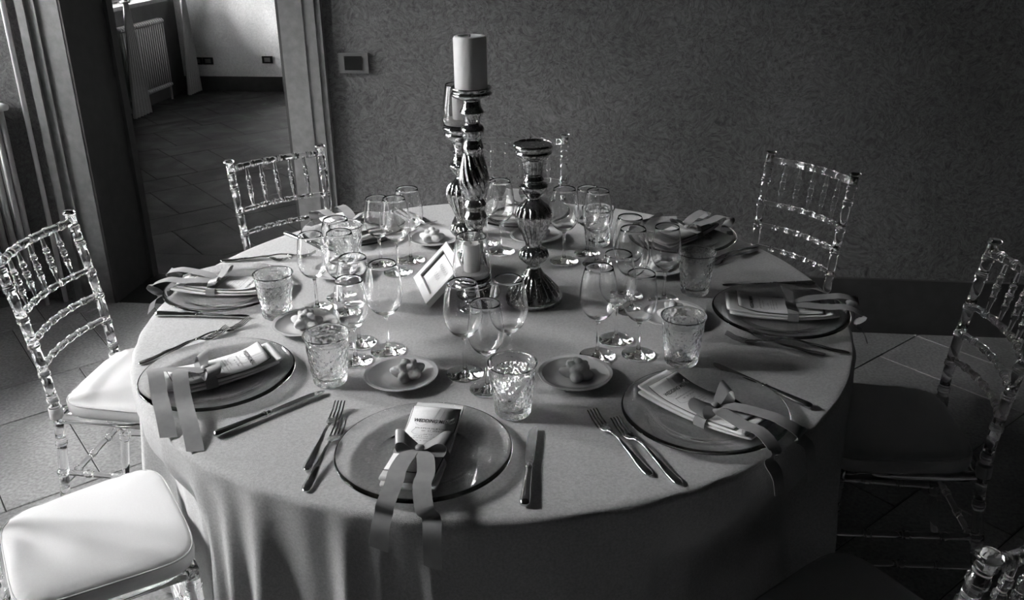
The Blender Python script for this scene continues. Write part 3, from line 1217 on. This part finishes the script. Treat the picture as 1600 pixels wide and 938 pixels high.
def text_mesh(body, size, cx, cy, m, bold=0.0, shear=0.0, sx=1.0, lift=0.0007, zf=cz):
    cu = bpy.data.curves.new('lettering', 'FONT')
    cu.body = body
    cu.size = size
    cu.align_x = 'CENTER'
    cu.align_y = 'CENTER'
    cu.shear = shear
    cu.offset = bold
    o = bpy.data.objects.new('lettering', cu)
    COL.objects.link(o)
    dg = bpy.context.evaluated_depsgraph_get()
    dg.update()
    me = bpy.data.meshes.new_from_object(o.evaluated_get(dg))
    bpy.data.objects.remove(o)
    for p in me.vertices:
        x, y = p.co.x * sx + cx, p.co.y + cy
        p.co = (x, y, zf(y) + lift)
    me.materials.clear()
    me.materials.append(M[m])
    return me


def dashes(rows, zf, m='ink', lift=0.0007):
    """small print too small to read: short strokes"""
    rr = random.Random(11)
    mb = MB()
    for (cy, half, h) in rows:
        x = -half
        while x < half:
            w_ = rr.uniform(0.6, 1.3) * h
            if rr.random() > 0.16:
                z0, z1 = zf(cy - h / 2) + lift, zf(cy + h / 2) + lift
                mb.add([(x, cy - h / 2, z0), (x + w_ * 0.3, cy - h / 2, z0), (x + w_ * 0.3, cy + h / 2, z1), (x, cy + h / 2, z1)], [(0, 1, 2, 3)])
                if rr.random() > 0.5:
                    y_ = cy + rr.choice((-0.35, 0, 0.35)) * h
                    mb.add([(x, y_ - h * 0.1, zf(y_) + lift), (x + w_ * 0.75, y_ - h * 0.1, zf(y_) + lift), (x + w_ * 0.75, y_ + h * 0.1, zf(y_) + lift), (x, y_ + h * 0.1, zf(y_) + lift)], [(0, 1, 2, 3)])
            x += w_
    return mb


def script_lines():
    """faint handwritten flourish behind the title"""
    mb = MB()
    P1 = [(-0.036, 0.083), (-0.022, 0.074), (-0.005, 0.088), (0.004, 0.112), (0.008, 0.122), (0.004, 0.106), (0.000, 0.086), (0.004, 0.080), (0.012, 0.096), (0.018, 0.120), (0.014, 0.104), (0.010, 0.086), (0.014, 0.080), (0.021, 0.090), (0.022, 0.098), (0.021, 0.088), (0.025, 0.084), (0.031, 0.096), (0.026, 0.091), (0.030, 0.086), (0.036, 0.094), (0.040, 0.100), (0.034, 0.094), (0.039, 0.086), (0.044, 0.092)]
    P2 = [(-0.030, 0.064), (-0.034, 0.052), (-0.022, 0.046), (-0.006, 0.047), (0.010, 0.060), (0.018, 0.078), (0.006, 0.062)]
    for P in (P1, P2):
        pts = catmull([(x, y, 0) for x, y in P], 5)
        ps = [(q.x, q.y - 0.016, cz(q.y - 0.016) + 0.0005) for q in pts]
        wd = []
        for i in range(len(ps)):
            a, b = Vector(ps[max(0, i - 1)]), Vector(ps[min(len(ps) - 1, i + 1)])
            d = (b - a)
            wd.append((-d.y, d.x, 0.0001))
        mb.strip(ps, wd, 0.0007, 0.0001)
    return mb


CW, CY0, CY1 = 0.0475, -0.100, 0.108
card = MB().sheet(lambda u, v: ((u - 0.5) * 2 * CW, CY0 + v * (CY1 - CY0), cz(CY0 + v * (CY1 - CY0))), 2, 24, 0.0004).mesh('menu_sheet', 'card')
back_ = MB().sheet(lambda u, v: ((u - 0.5) * 2 * (CW + 0.0016), CY0 - 0.0016 + v * (CY1 - CY0 + 0.0032), cz(CY0 + v * (CY1 - CY0)) - 0.0006), 2, 24, 0.0006).mesh('backing_card', 'backing')
ttl = text_mesh('WEDDING MENU', 0.0125, 0, 0.0725, 'ink', 0.00025, 0.15, 0.80)
prt = dashes([(0.051, 0.030, 0.0032), (0.043, 0.019, 0.0032), (0.031, 0.010, 0.0026), (0.024, 0.026, 0.0022), (0.018, 0.030, 0.0022), (0.010, 0.020, 0.0022),
              (-0.03, 0.026, 0.0026), (-0.037, 0.03, 0.0026), (-0.044, 0.022, 0.0026), (-0.058, 0.028, 0.0026), (-0.065, 0.02, 0.0026)], cz).mesh('small_print', 'ink', False)
CARD = [('menu_sheet', card, [('title_lettering', ttl), ('small_print', prt), ('script_flourish', script_lines().mesh('script_flourish', 'paleink', False))]), ('backing_card', back_)]

RW = 0.033


def ribbon_parts(tails, seed=0):
    """bow: wrap round the napkin, two loops, knot and two tails"""
    rr = random.Random(seed)
    parts = []
    zt = cz(0) + 0.002
    # wrap across the card
    hw = 0.0535
    pts = [(-hw, 0, nz(0) + 0.001), (-hw - 0.001, 0, nz(0) + 0.010), (-hw + 0.004, 0, zt - 0.001), (-0.02, 0, zt), (0.02, 0, zt), (hw - 0.004, 0, zt - 0.001), (hw + 0.001, 0, nz(0) + 0.010), (hw, 0, nz(0) + 0.001)]
    parts.append(('wrap_band', MB().strip(pts, [(0, 1, 0)] * len(pts), RW * 0.8).mesh('wrap_band', 'ribbon', True, 45)))
    for sx in (-1, 1):
        k = 1 + rr.uniform(-0.1, 0.12)
        P = [(0, 0, zt + 0.005), (sx * 0.018, 0.004, zt + 0.014), (sx * 0.038 * k, 0.008, zt + 0.026 * k), (sx * 0.052 * k, 0.008, zt + 0.022 * k), (sx * 0.050 * k, 0.002, zt + 0.008),
             (sx * 0.034, -0.002, zt + 0.005), (sx * 0.012, -0.002, zt + 0.004), (0, 0, zt + 0.004)]
        pts = catmull(P, 6)
        n = len(pts)
        wl = []
        wdt = []
        for i, p in enumerate(pts):
            t = i / (n - 1)
            wdt.append(0.30 + 0.70 * math.sin(PI * t) ** 0.55)
            wl.append((sx * 0.25, 0.92, 0.35))
        mb = MB()
        # strip with varying width: scale direction by pieces
        v, f = [], []
        for i, p in enumerate(pts):
            d = (pts[min(i + 1, n - 1)] - pts[max(i - 1, 0)]).normalized()
            wv = Vector(wl[i]).normalized() * RW * wdt[i] / 2
            nn = d.cross(wv).normalized() * 0.0003
            v += [p - wv - nn, p + wv - nn, p + wv + nn, p - wv + nn]
        for j in range(n - 1):
            for a in range(4):
                c = (a + 1) % 4
                f.append((j * 4 + a, j * 4 + c, (j + 1) * 4 + c, (j + 1) * 4 + a))
        parts.append(('bow_loop', mb.add(v, f).mesh('bow_loop', 'ribbon', True, 45)))
    parts.append(('knot', MB().tube([(-0.009, 0, zt + 0.005), (-0.004, 0, zt + 0.0065), (0.004, 0, zt + 0.0065), (0.009, 0, zt + 0.005)], [0.004, 0.0085, 0.0085, 0.004], 12, flat=0.75).mesh('knot', 'ribbon')))
    for tl in tails:
        pts = catmull([p[:3] for p in tl['p']], 6)
        m = len(tl['p'])
        wl = []
        for i in range(len(pts)):
            s = i / 6
            a = int(min(s, m - 2))
            t = s - a
            w0, w1 = Vector(tl['w'][a]), Vector(tl['w'][a + 1])
            wl.append(tuple(w0.lerp(w1, t)))
        v, f = [], []
        n = len(pts)
        for i, p in enumerate(pts):
            d = (pts[min(i + 1, n - 1)] - pts[max(i - 1, 0)]).normalized()
            wv = Vector(wl[i])
            wv = (wv - d * wv.dot(d)).normalized() * RW / 2 * min(1, 0.35 + i * 0.12)
            nn = d.cross(wv).normalized() * 0.0003
            sk = d * (0.008 if i == n - 1 else 0)
            v += [p - wv - nn, p + wv - nn + sk, p + wv + nn + sk, p - wv + nn]
        for j in range(n - 1):
            for a in range(4):
                c = (a + 1) % 4
                f.append((j * 4 + a, j * 4 + c, (j + 1) * 4 + c, (j + 1) * 4 + a))
        f.append(tuple((n - 1) * 4 + a for a in range(4)))
        parts.append(('ribbon_tail', MB().add(v, f).mesh('ribbon_tail', 'ribbon', True, 45)))
    return parts


def tails_out(rc, x1, x2, hang1, hang2):
    """two tails running outwards over the napkin, plate rim and table edge; rc = distance of the plate from the table centre"""
    e = -(0.914 - rc - 0.026)                 # local y of the table edge
    out = []
    for x, hg in ((x1, hang1), (x2, hang2)):
        s = 1 if x > 0.03 else (-1 if x < -0.03 else 0.3)
        s = 1 if x == max(x1, x2) else -1
        P = [(0.006 * s, -0.004, cz(0) + 0.006), (0.10 * x + 0.013 * s, -0.035, cz(0) + 0.013), (0.35 * x + 0.010 * s, -0.085, 0.043), (0.55 * x, -0.128, 0.046), (0.75 * x, -0.168, 0.030), (0.92 * x, e + 0.006, 0.012), (x, e - 0.014, -0.006), (1.02 * x, e - 0.024, -hg)]
        out.append({'p': P, 'w': [(1, 0, 0)] * 8})
    return out


# ------------------------------------------------------------------ the eight places
places = {   # angle, plate centre, phrase
    'F': (-93.0, (-0.038, -0.709), 'nearest the camera'),
    'RF': (-45.5, (0.506, -0.507), 'in the right foreground'),
    'R': (0.0, (0.734, 0.000), 'at the right end'),
    'BR': (46.5, (0.515, 0.545), 'at the back right'),
    'B': (91.0, (-0.013, 0.735), 'behind the candlesticks'),
    'BL': (136.0, (-0.530, 0.515), 'nearest the doorway'),
    'L': (178.5, (-0.745, 0.020), 'at the left end'),
    'LF': (-141.0, (-0.564, -0.455), 'in the left foreground'),
}


def pol(r, a):
    return (r * math.cos(math.radians(a)), r * math.sin(math.radians(a)))


sau = {'F': (-0.151, -0.421), 'RF': (0.234, -0.382), 'LF': (-0.454, -0.184), 'R': (0.462, -0.050), 'BR': (0.430, 0.275), 'B': (0.062, 0.505), 'BL': (-0.253, 0.457), 'L': pol(0.50, 160)}
tum = {'F': (0.113, -0.535), 'LF': (-0.308, -0.442), 'RF': (0.471, -0.278), 'R': (0.529, 0.128), 'L': (-0.553, -0.117), 'BR': (0.256, 0.480), 'BL': pol(0.545, 151), 'B': pol(0.545, 106)}
big = {'F': [(-0.014, -0.382), (0.083, -0.352)], 'RF': [(0.279, -0.268), (0.321, -0.181)], 'LF': [(-0.215, -0.288), (-0.295, -0.255)],
       'L': [(-0.418, 0.008), (-0.378, -0.090)], 'BL': [(-0.308, 0.196), (-0.292, 0.289)], 'B': [(-0.034, 0.386), pol(0.385, 109)],
       'BR': [(0.162, 0.323), (0.258, 0.311)], 'R': [(0.356, -0.003), (0.348, 0.086)]}
small = {'F': (0.046, -0.445), 'RF': (0.374, -0.252), 'LF': (-0.278, -0.346), 'L': (-0.463, -0.065), 'BL': (-0.374, 0.252), 'B': (-0.088, 0.455), 'BR': (0.227, 0.391), 'R': (0.444, 0.070)}
# knives and forks: handle end and tip
kn = {'F': ((0.171, -0.850), (0.162, -0.592)), 'LF': ((-0.470, -0.689), (-0.322, -0.514)), 'RF': ((0.728, -0.465), (0.542, -0.293)), 'R': ((0.859, 0.205), (0.597, 0.165)), 'L': ((-0.871, -0.150), (-0.607, -0.141)),
      'BL': ((-0.753, 0.481), (-0.570, 0.345)), 'BR': ((0.461, 0.764), (0.330, 0.555)), 'B': (pol(0.885, 105), pol(0.64, 110))}
fk = {'F': [((-0.247, -0.783), (-0.252, -0.518)), ((-0.228, -0.846), (-0.228, -0.588))],
      'LF': [((-0.778, -0.411), (-0.640, -0.225)), ((-0.749, -0.357), (-0.604, -0.174))],
      'RF': [((0.392, -0.735), (0.262, -0.510)), ((0.445, -0.757), (0.312, -0.540))],
      'R': [((0.805, -0.218), (0.585, -0.150)), ((0.861, -0.204), (0.630, -0.128))],
      'L': [((-0.863, 0.236), (-0.640, 0.262)), ((-0.812, 0.252), (-0.585, 0.300))],
      'BR': [((0.748, 0.500), (0.580, 0.340)), ((0.735, 0.455), (0.565, 0.300))],
      'BL': [(pol(0.87, 122), pol(0.64, 118)), (pol(0.885, 120), pol(0.655, 115))],
      'B': [(pol(0.87, 77), pol(0.64, 72)), (pol(0.885, 75), pol(0.655, 69.5))]}
bread_off = {'F': (0.014, 0.006), 'RF': (0.004, 0.006)}


def heading(a, b):
    return math.atan2(b[1] - a[1], b[0] - a[0]) - PI / 2


i = 0
for key, (ang, (px, py), ph) in places.items():
    rz = math.radians(ang + 90)
    rc = math.hypot(px, py)
    inst('charger_plate', 'clear glass charger plate ' + ph, 'plate', 'glass charger plates', (px, py, ZT), rz, PLATE)
    tw = {'F': 0.0, 'RF': 0.10, 'R': -0.05, 'LF': 0.0, 'L': 0.0, 'BR': 0.05, 'BL': -0.05, 'B': 0.0}[key]
    inst('napkin', 'folded ivory napkin on the glass plate ' + ph, 'napkin', 'folded napkins', (px, py, ZT), rz + tw, NAP)
    inst('menu_card', 'printed wedding menu card tied to the napkin ' + ph, 'menu', 'menu cards', (px, py, ZT), rz + tw, CARD)
    if key == 'F':
        tl = tails_out(rc, -0.020, 0.072, 0.034, 0.062)
    elif key == 'RF':
        tl = tails_out(rc, -0.066, 0.052, 0.040, 0.07)
    elif key == 'LF':
        z0 = cz(0)
        tl = [{'p': [(-0.004, -0.004, z0 + 0.006), (-0.010, -0.05, z0 + 0.014), (-0.016, -0.098, 0.052), (0.012, -0.104, 0.053), (0.070, -0.112, 0.034), (0.130, -0.118, 0.024), (0.190, -0.125, 0.004)],
               'w': [(1, 0, 0), (1, 0.2, 0), (1, 1, 0), (0, 1, 0), (0, 1, 0), (0, 1, 0), (0, 1, 0)]},
              {'p': [(0.004, -0.004, z0 + 0.006), (0.014, -0.028, z0 + 0.016), (0.030, -0.054, 0.058), (0.060, -0.064, 0.056), (0.120, -0.074, 0.034), (0.190, -0.082, 0.024), (0.268, -0.092, 0.003)],
               'w': [(1, 0, 0), (1, 0.2, 0), (1, 1, 0), (0, 1, 0), (0, 1, 0), (0, 1, 0), (0, 1, 0)]}]
    elif key == 'L':
        tl = tails_out(rc, 0.075, -0.06, 0.03, 0.04)
    else:
        tl = tails_out(rc, -0.06, 0.065, 0.03, 0.05)
    i += 1
    bx, by = px + 0.026 * math.cos(math.radians(ang)), py + 0.026 * math.sin(math.radians(ang))
    inst('ribbon_bow', 'grey satin ribbon tied in a bow round the napkin ' + ph, 'ribbon', 'ribbon bows', (bx, by, ZT), rz + tw, ribbon_parts(tl, i))
    x, y = sau[key]
    inst('saucer', 'white scalloped bread saucer of the place ' + ph, 'saucer', 'bread saucers', (x, y, ZT), rz, SAU)
    ox, oy = bread_off.get(key, (random.uniform(-0.008, 0.01), random.uniform(-0.006, 0.008)))
    inst('bread_roll', 'rosette bread roll on the saucer of the place ' + ph, 'bread', 'bread rolls', (x + ox, y + oy, ZT + 0.0052), random.uniform(0, 6), ROLLS[i % 3])
    x, y = tum[key]
    inst('tumbler', 'moulded glass water tumbler of the place ' + ph, 'tumbler', 'water tumblers', (x, y, ZT), rz, TUM)
    b0, b1 = big[key]
    inst('wine_glass', 'large wine glass nearer the saucer, of the place ' + ph, 'wine glass', 'large wine glasses', (*b0, ZT), rz, BIG)
    inst('wine_glass', 'large wine glass farther from the saucer, of the place ' + ph, 'wine glass', 'large wine glasses', (*b1, ZT), rz, BIG)
    inst('wine_glass', 'smaller wine glass beside the tumbler of the place ' + ph, 'wine glass', 'smaller wine glasses', (*small[key], ZT), rz, SMALL)
    a, b = kn[key]
    inst('table_knife', 'silver table knife right of the plate ' + ph, 'knife', 'table knives', (*a, ZT), heading(a, b), KNIFE)
    for q, (a, b) in enumerate(fk[key]):
        inst('table_fork', 'silver fork %s the plate, of the pair %s' % (('farther from', 'nearer')[q] if key != 'LF' else ('nearer', 'farther from')[q], ph), 'fork', 'table forks', (*a, ZT), heading(a, b), FORK)


# ------------------------------------------------------------------ candlesticks
def seg(P, z0, z1):
    return [(r, z) for r, z in P if z0 - 1e-6 <= z <= z1 + 1e-6]


def stick(P, cuts, mod, n=96):
    """P profile bottom to top; cuts = [(name, z0, z1)]"""
    S = prof_smooth(P, 5)
    out = []
    for name, z0, z1 in cuts:
        q = [p for p in S if z0 <= p[1] <= z1]
        # reach the neighbouring parts
        lo = [p for p in S if p[1] < z0]
        if lo:
            q = [lo[-1]] + q
        out.append((name, MB().lathe(q, n, mod).mesh(name, 'mercury')))
    return out


# tall one with the pillar candle (heights from the cloth)
PT = [(0.060, 0.0), (0.061, 0.008), (0.056, 0.016), (0.050, 0.028), (0.040, 0.050), (0.033, 0.085), (0.027, 0.125), (0.021, 0.158), (0.0195, 0.186),
      (0.025, 0.195), (0.0265, 0.204), (0.0316, 0.220), (0.026, 0.234), (0.0235, 0.240), (0.0265, 0.246), (0.0303, 0.253), (0.0265, 0.264), (0.0225, 0.272),
      (0.0303, 0.286), (0.0366, 0.305), (0.0384, 0.324), (0.0335, 0.353), (0.0280, 0.375), (0.0255, 0.392), (0.0280, 0.408), (0.0240, 0.420), (0.0222, 0.431), (0.0272, 0.439), (0.0305, 0.455),
      (0.0265, 0.463), (0.0198, 0.470), (0.0215, 0.480), (0.0233, 0.486), (0.0300, 0.497), (0.0302, 0.501), (0.0245, 0.512), (0.0225, 0.524), (0.0250, 0.532), (0.045, 0.538), (0.0525, 0.546), (0.0490, 0.552), (0.0515, 0.560), (0.0500, 0.563), (0.046, 0.560)]


def mod_t(t, z, r):
    if 0.275 < z < 0.41:
        k = min(1, (z - 0.275) / 0.02, (0.41 - z) / 0.02)
        return r * (1 + 0.055 * k * math.sin(14 * (t + 9.0 * (z - 0.275))))
    if 0.03 < z < 0.18:
        k = min(1, (z - 0.03) / 0.02, (0.18 - z) / 0.02)
        return r * (1 + 0.05 * k * math.sin(14 * (t - 7.0 * z)))
    return r


TALL = stick(PT, [('foot', 0, 0.19), ('stem', 0.19, 0.528), ('candle_plate', 0.528, 0.6)], mod_t)
TX, TY = -0.057, 0.070
inst('candlestick', 'tallest mercury glass candlestick with twisted flutes, carrying the pillar candle', 'candlestick', 'mercury glass candlesticks', (TX, TY, ZT), 0, TALL)
cndl = MB().lathe([(0.0405, 0.0), (0.0412, 0.002), (0.0412, 0.121), (0.0385, 0.126), (0.030, 0.1275), (0.026, 0.1225), (0.012, 0.1205), (0.0005, 0.1205)], 64, cap=True).mesh('wax_body', 'wax', True, 50)
wick = MB().tube([(0, 0, 0.119), (0.001, 0, 0.130)], 0.0012, 8).mesh('wick', 'wick')
inst('pillar_candle', 'thick ivory pillar candle on the tallest candlestick', 'candle', 'candles', (TX, TY, ZT + 0.5605), 0, [('wax_body', cndl), ('wick', wick)])

# urn-shaped fluted candlesticks
PU = [(0.0755, 0.0), (0.077, 0.004), (0.0765, 0.012), (0.072, 0.020), (0.0665, 0.028), (0.052, 0.046), (0.040, 0.060), (0.030, 0.071), (0.0255, 0.078), (0.0195, 0.090), (0.0172, 0.097), (0.021, 0.104), (0.028, 0.111),
      (0.0365, 0.122), (0.0385, 0.130), (0.0345, 0.141), (0.0235, 0.151), (0.0212, 0.158), (0.0285, 0.184), (0.0390, 0.208), (0.0455, 0.232), (0.0445, 0.247), (0.0380, 0.262), (0.0240, 0.276), (0.0178, 0.284), (0.0205, 0.291), (0.0300, 0.303),
      (0.0372, 0.315), (0.0360, 0.321), (0.0262, 0.326), (0.0275, 0.334), (0.0240, 0.342), (0.0238, 0.350), (0.0255, 0.366), (0.0300, 0.386), (0.0440, 0.398), (0.0480, 0.405), (0.0455, 0.411), (0.0500, 0.418), (0.0508, 0.424), (0.0475, 0.428), (0.0440, 0.424), (0.020, 0.422), (0.001, 0.422)]


def mod_u(t, z, r):
    for a, b, am, n in ((0.020, 0.076, 0.13, 20), (0.108, 0.150, 0.14, 16), (0.163, 0.270, 0.14, 16)):
        if a < z < b:
            k = min(1, (z - a) / 0.01, (b - z) / 0.01)
            return r * (1 + am * k * (abs(math.cos(n / 2 * t)) - 0.6))
    return r


URN = stick(PU, [('foot', 0, 0.094), ('stem', 0.094, 0.352), ('candle_plate', 0.352, 0.6)], mod_u, 240)
inst('candlestick', 'empty urn-shaped fluted mercury glass candlestick standing right of the tall one', 'candlestick', 'mercury glass candlesticks', (0.100, 0.043, ZT), 0, URN)
inst('candlestick', 'urn-shaped mercury glass candlestick half hidden behind the tallest, with glass on top', 'candlestick', 'mercury glass candlesticks', (-0.115, 0.225, ZT), 0.2, URN)
# low holder in front
PS = [(0.040, 0.0), (0.041, 0.004), (0.034, 0.009), (0.020, 0.014), (0.017, 0.018), (0.026, 0.026), (0.030, 0.036), (0.026, 0.046), (0.019, 0.053), (0.022, 0.058), (0.034, 0.063), (0.046, 0.066), (0.050, 0.071), (0.047, 0.077), (0.051, 0.082), (0.051, 0.087), (0.047, 0.089), (0.030, 0.086), (0.001, 0.086)]
LOW = stick(PS, [('foot', 0, 0.0165), ('bulb', 0.0165, 0.0545), ('candle_plate', 0.0545, 0.2)], lambda t, z, r: r)
SX, SY = -0.053, -0.025
inst('candlestick', 'low round mercury glass candle holder in front of the tall candlestick', 'candlestick', 'mercury glass candlesticks', (SX, SY, ZT), 0, LOW)

hp = [(0.030, 0.0), (0.040, 0.001), (0.047, 0.006), (0.0505, 0.018), (0.0500, 0.030), (0.0465, 0.060), (0.0420, 0.090), (0.0385, 0.112)]
hq = prof_smooth(hp, 4)
hin = [(max(0.0003, r - 0.0018), z + (0.0025 if z < 0.004 else 0)) for r, z in reversed(hq)]
HUR = [('hurricane_glass', MB().lathe([(0.0003, 0.0)] + hq + [(0.0376, 0.1128)] + hin + [(0.0003, 0.0025)], 64, cap=False).mesh('hurricane_glass', 'glass'))]
vc = MB().lathe([(0.0208, 0.0), (0.0214, 0.002), (0.0214, 0.070), (0.0195, 0.073), (0.010, 0.0715), (0.0005, 0.071)], 40).mesh('wax_body', 'wax', True, 50)
vw = MB().tube([(0, 0, 0.070), (0.001, 0, 0.079)], 0.001, 8).mesh('wick', 'wick')
sd = MB().lathe([(0.030, 0.003), (0.0442, 0.0075), (0.0476, 0.017), (0.040, 0.0195), (0.023, 0.0185), (0.0005, 0.0185)], 40).mesh('sand', 'sand')
for (x, y, z, w1) in ((SX, SY, ZT + 0.0885, 'low front holder'), (-0.115, 0.225, ZT + 0.4278, 'back urn candlestick')):
    inst('hurricane_glass', 'clear glass hurricane cup standing on the ' + w1, 'candle glass', 'hurricane glasses', (x, y, z), 0, HUR)
    inst('votive_candle', 'short ivory candle inside the hurricane cup on the ' + w1, 'candle', 'candles', (x, y, z + 0.0188), 0, [('wax_body', vc), ('wick', vw)])
    o = obj('sand', sd)
    o.location = (x, y, z)
    o['kind'] = 'stuff'
    tag(o, 'pale sand filling the hurricane cup on the ' + w1, 'sand')

# ------------------------------------------------------------------ leaning picture frame
B0, L0 = Vector((-0.16488, -0.03856, ZT + 0.002)), Vector((-0.23726, 0.13707, ZT + 0.002))
ex = (L0 - B0).normalized() * -1           # reading direction, seen from the front (left) side
nh = Vector((0.92455, 0.38106, 0))
ey = (math.cos(math.radians(45.3)) * Vector((0, 0, 1)) + math.sin(math.radians(45.3)) * nh).normalized()
ez = ex.cross(ey).normalized()
fr = obj('picture_frame', None)
fr.matrix_world = Matrix(((ex.x, ey.x, ez.x, L0.x - 0.012), (ex.y, ey.y, ez.y, L0.y), (ex.z, ey.z, ez.z, L0.z + 0.0095), (0, 0, 0, 1)))
tag(fr, 'white picture frame with handwritten card leaning against the candlesticks', 'frame')
FW, FH, T = 0.19, 0.138, 0.022
for nm, bx in (('frame_rail', (0, FW, 0, T)), ('frame_rail', (0, FW, FH - T, FH)), ('frame_stile', (0, T, T, FH - T)), ('frame_stile', (FW - T, FW, T, FH - T))):
    obj(nm, MB().box(bx[0], bx[1], bx[2], bx[3], -0.016, 0.0).mesh(nm, 'whitewood', False), fr)
obj('dark_slip', MB().box(T - 0.0005, T + 0.0035, T, FH - T, -0.0145, -0.004).box(T, FW - T, FH - T - 0.0035, FH - T + 0.0005, -0.0145, -0.004).mesh('dark_slip', 'backing', False), fr)
cdp = obj('card', MB().box(T, FW - T, T, FH - T, -0.015, -0.010).mesh('card', 'paper', False), fr)
mb = MB()
rr = random.Random(4)
for (cy, half) in ((0.086, 0.036), (0.060, 0.026)):
    P = []
    x = FW / 2 - half
    while x < FW / 2 + half:
        h = rr.uniform(0.006, 0.015)
        P += [(x, cy - 0.004, -0.0094), (x + 0.006, cy + h * 0.6, -0.0094), (x + 0.009, cy - 0.005, -0.0094)]
        x += 0.014
    pts = catmull(P, 4)
    wd = []
    for i in range(len(pts)):
        d = pts[min(len(pts) - 1, i + 1)] - pts[max(0, i - 1)]
        wd.append((-d.y, d.x, 0.00001))
    mb.strip(pts, wd, 0.0009, 0.0002)
obj('handwriting', mb.mesh('handwriting', 'paleink', False), cdp)
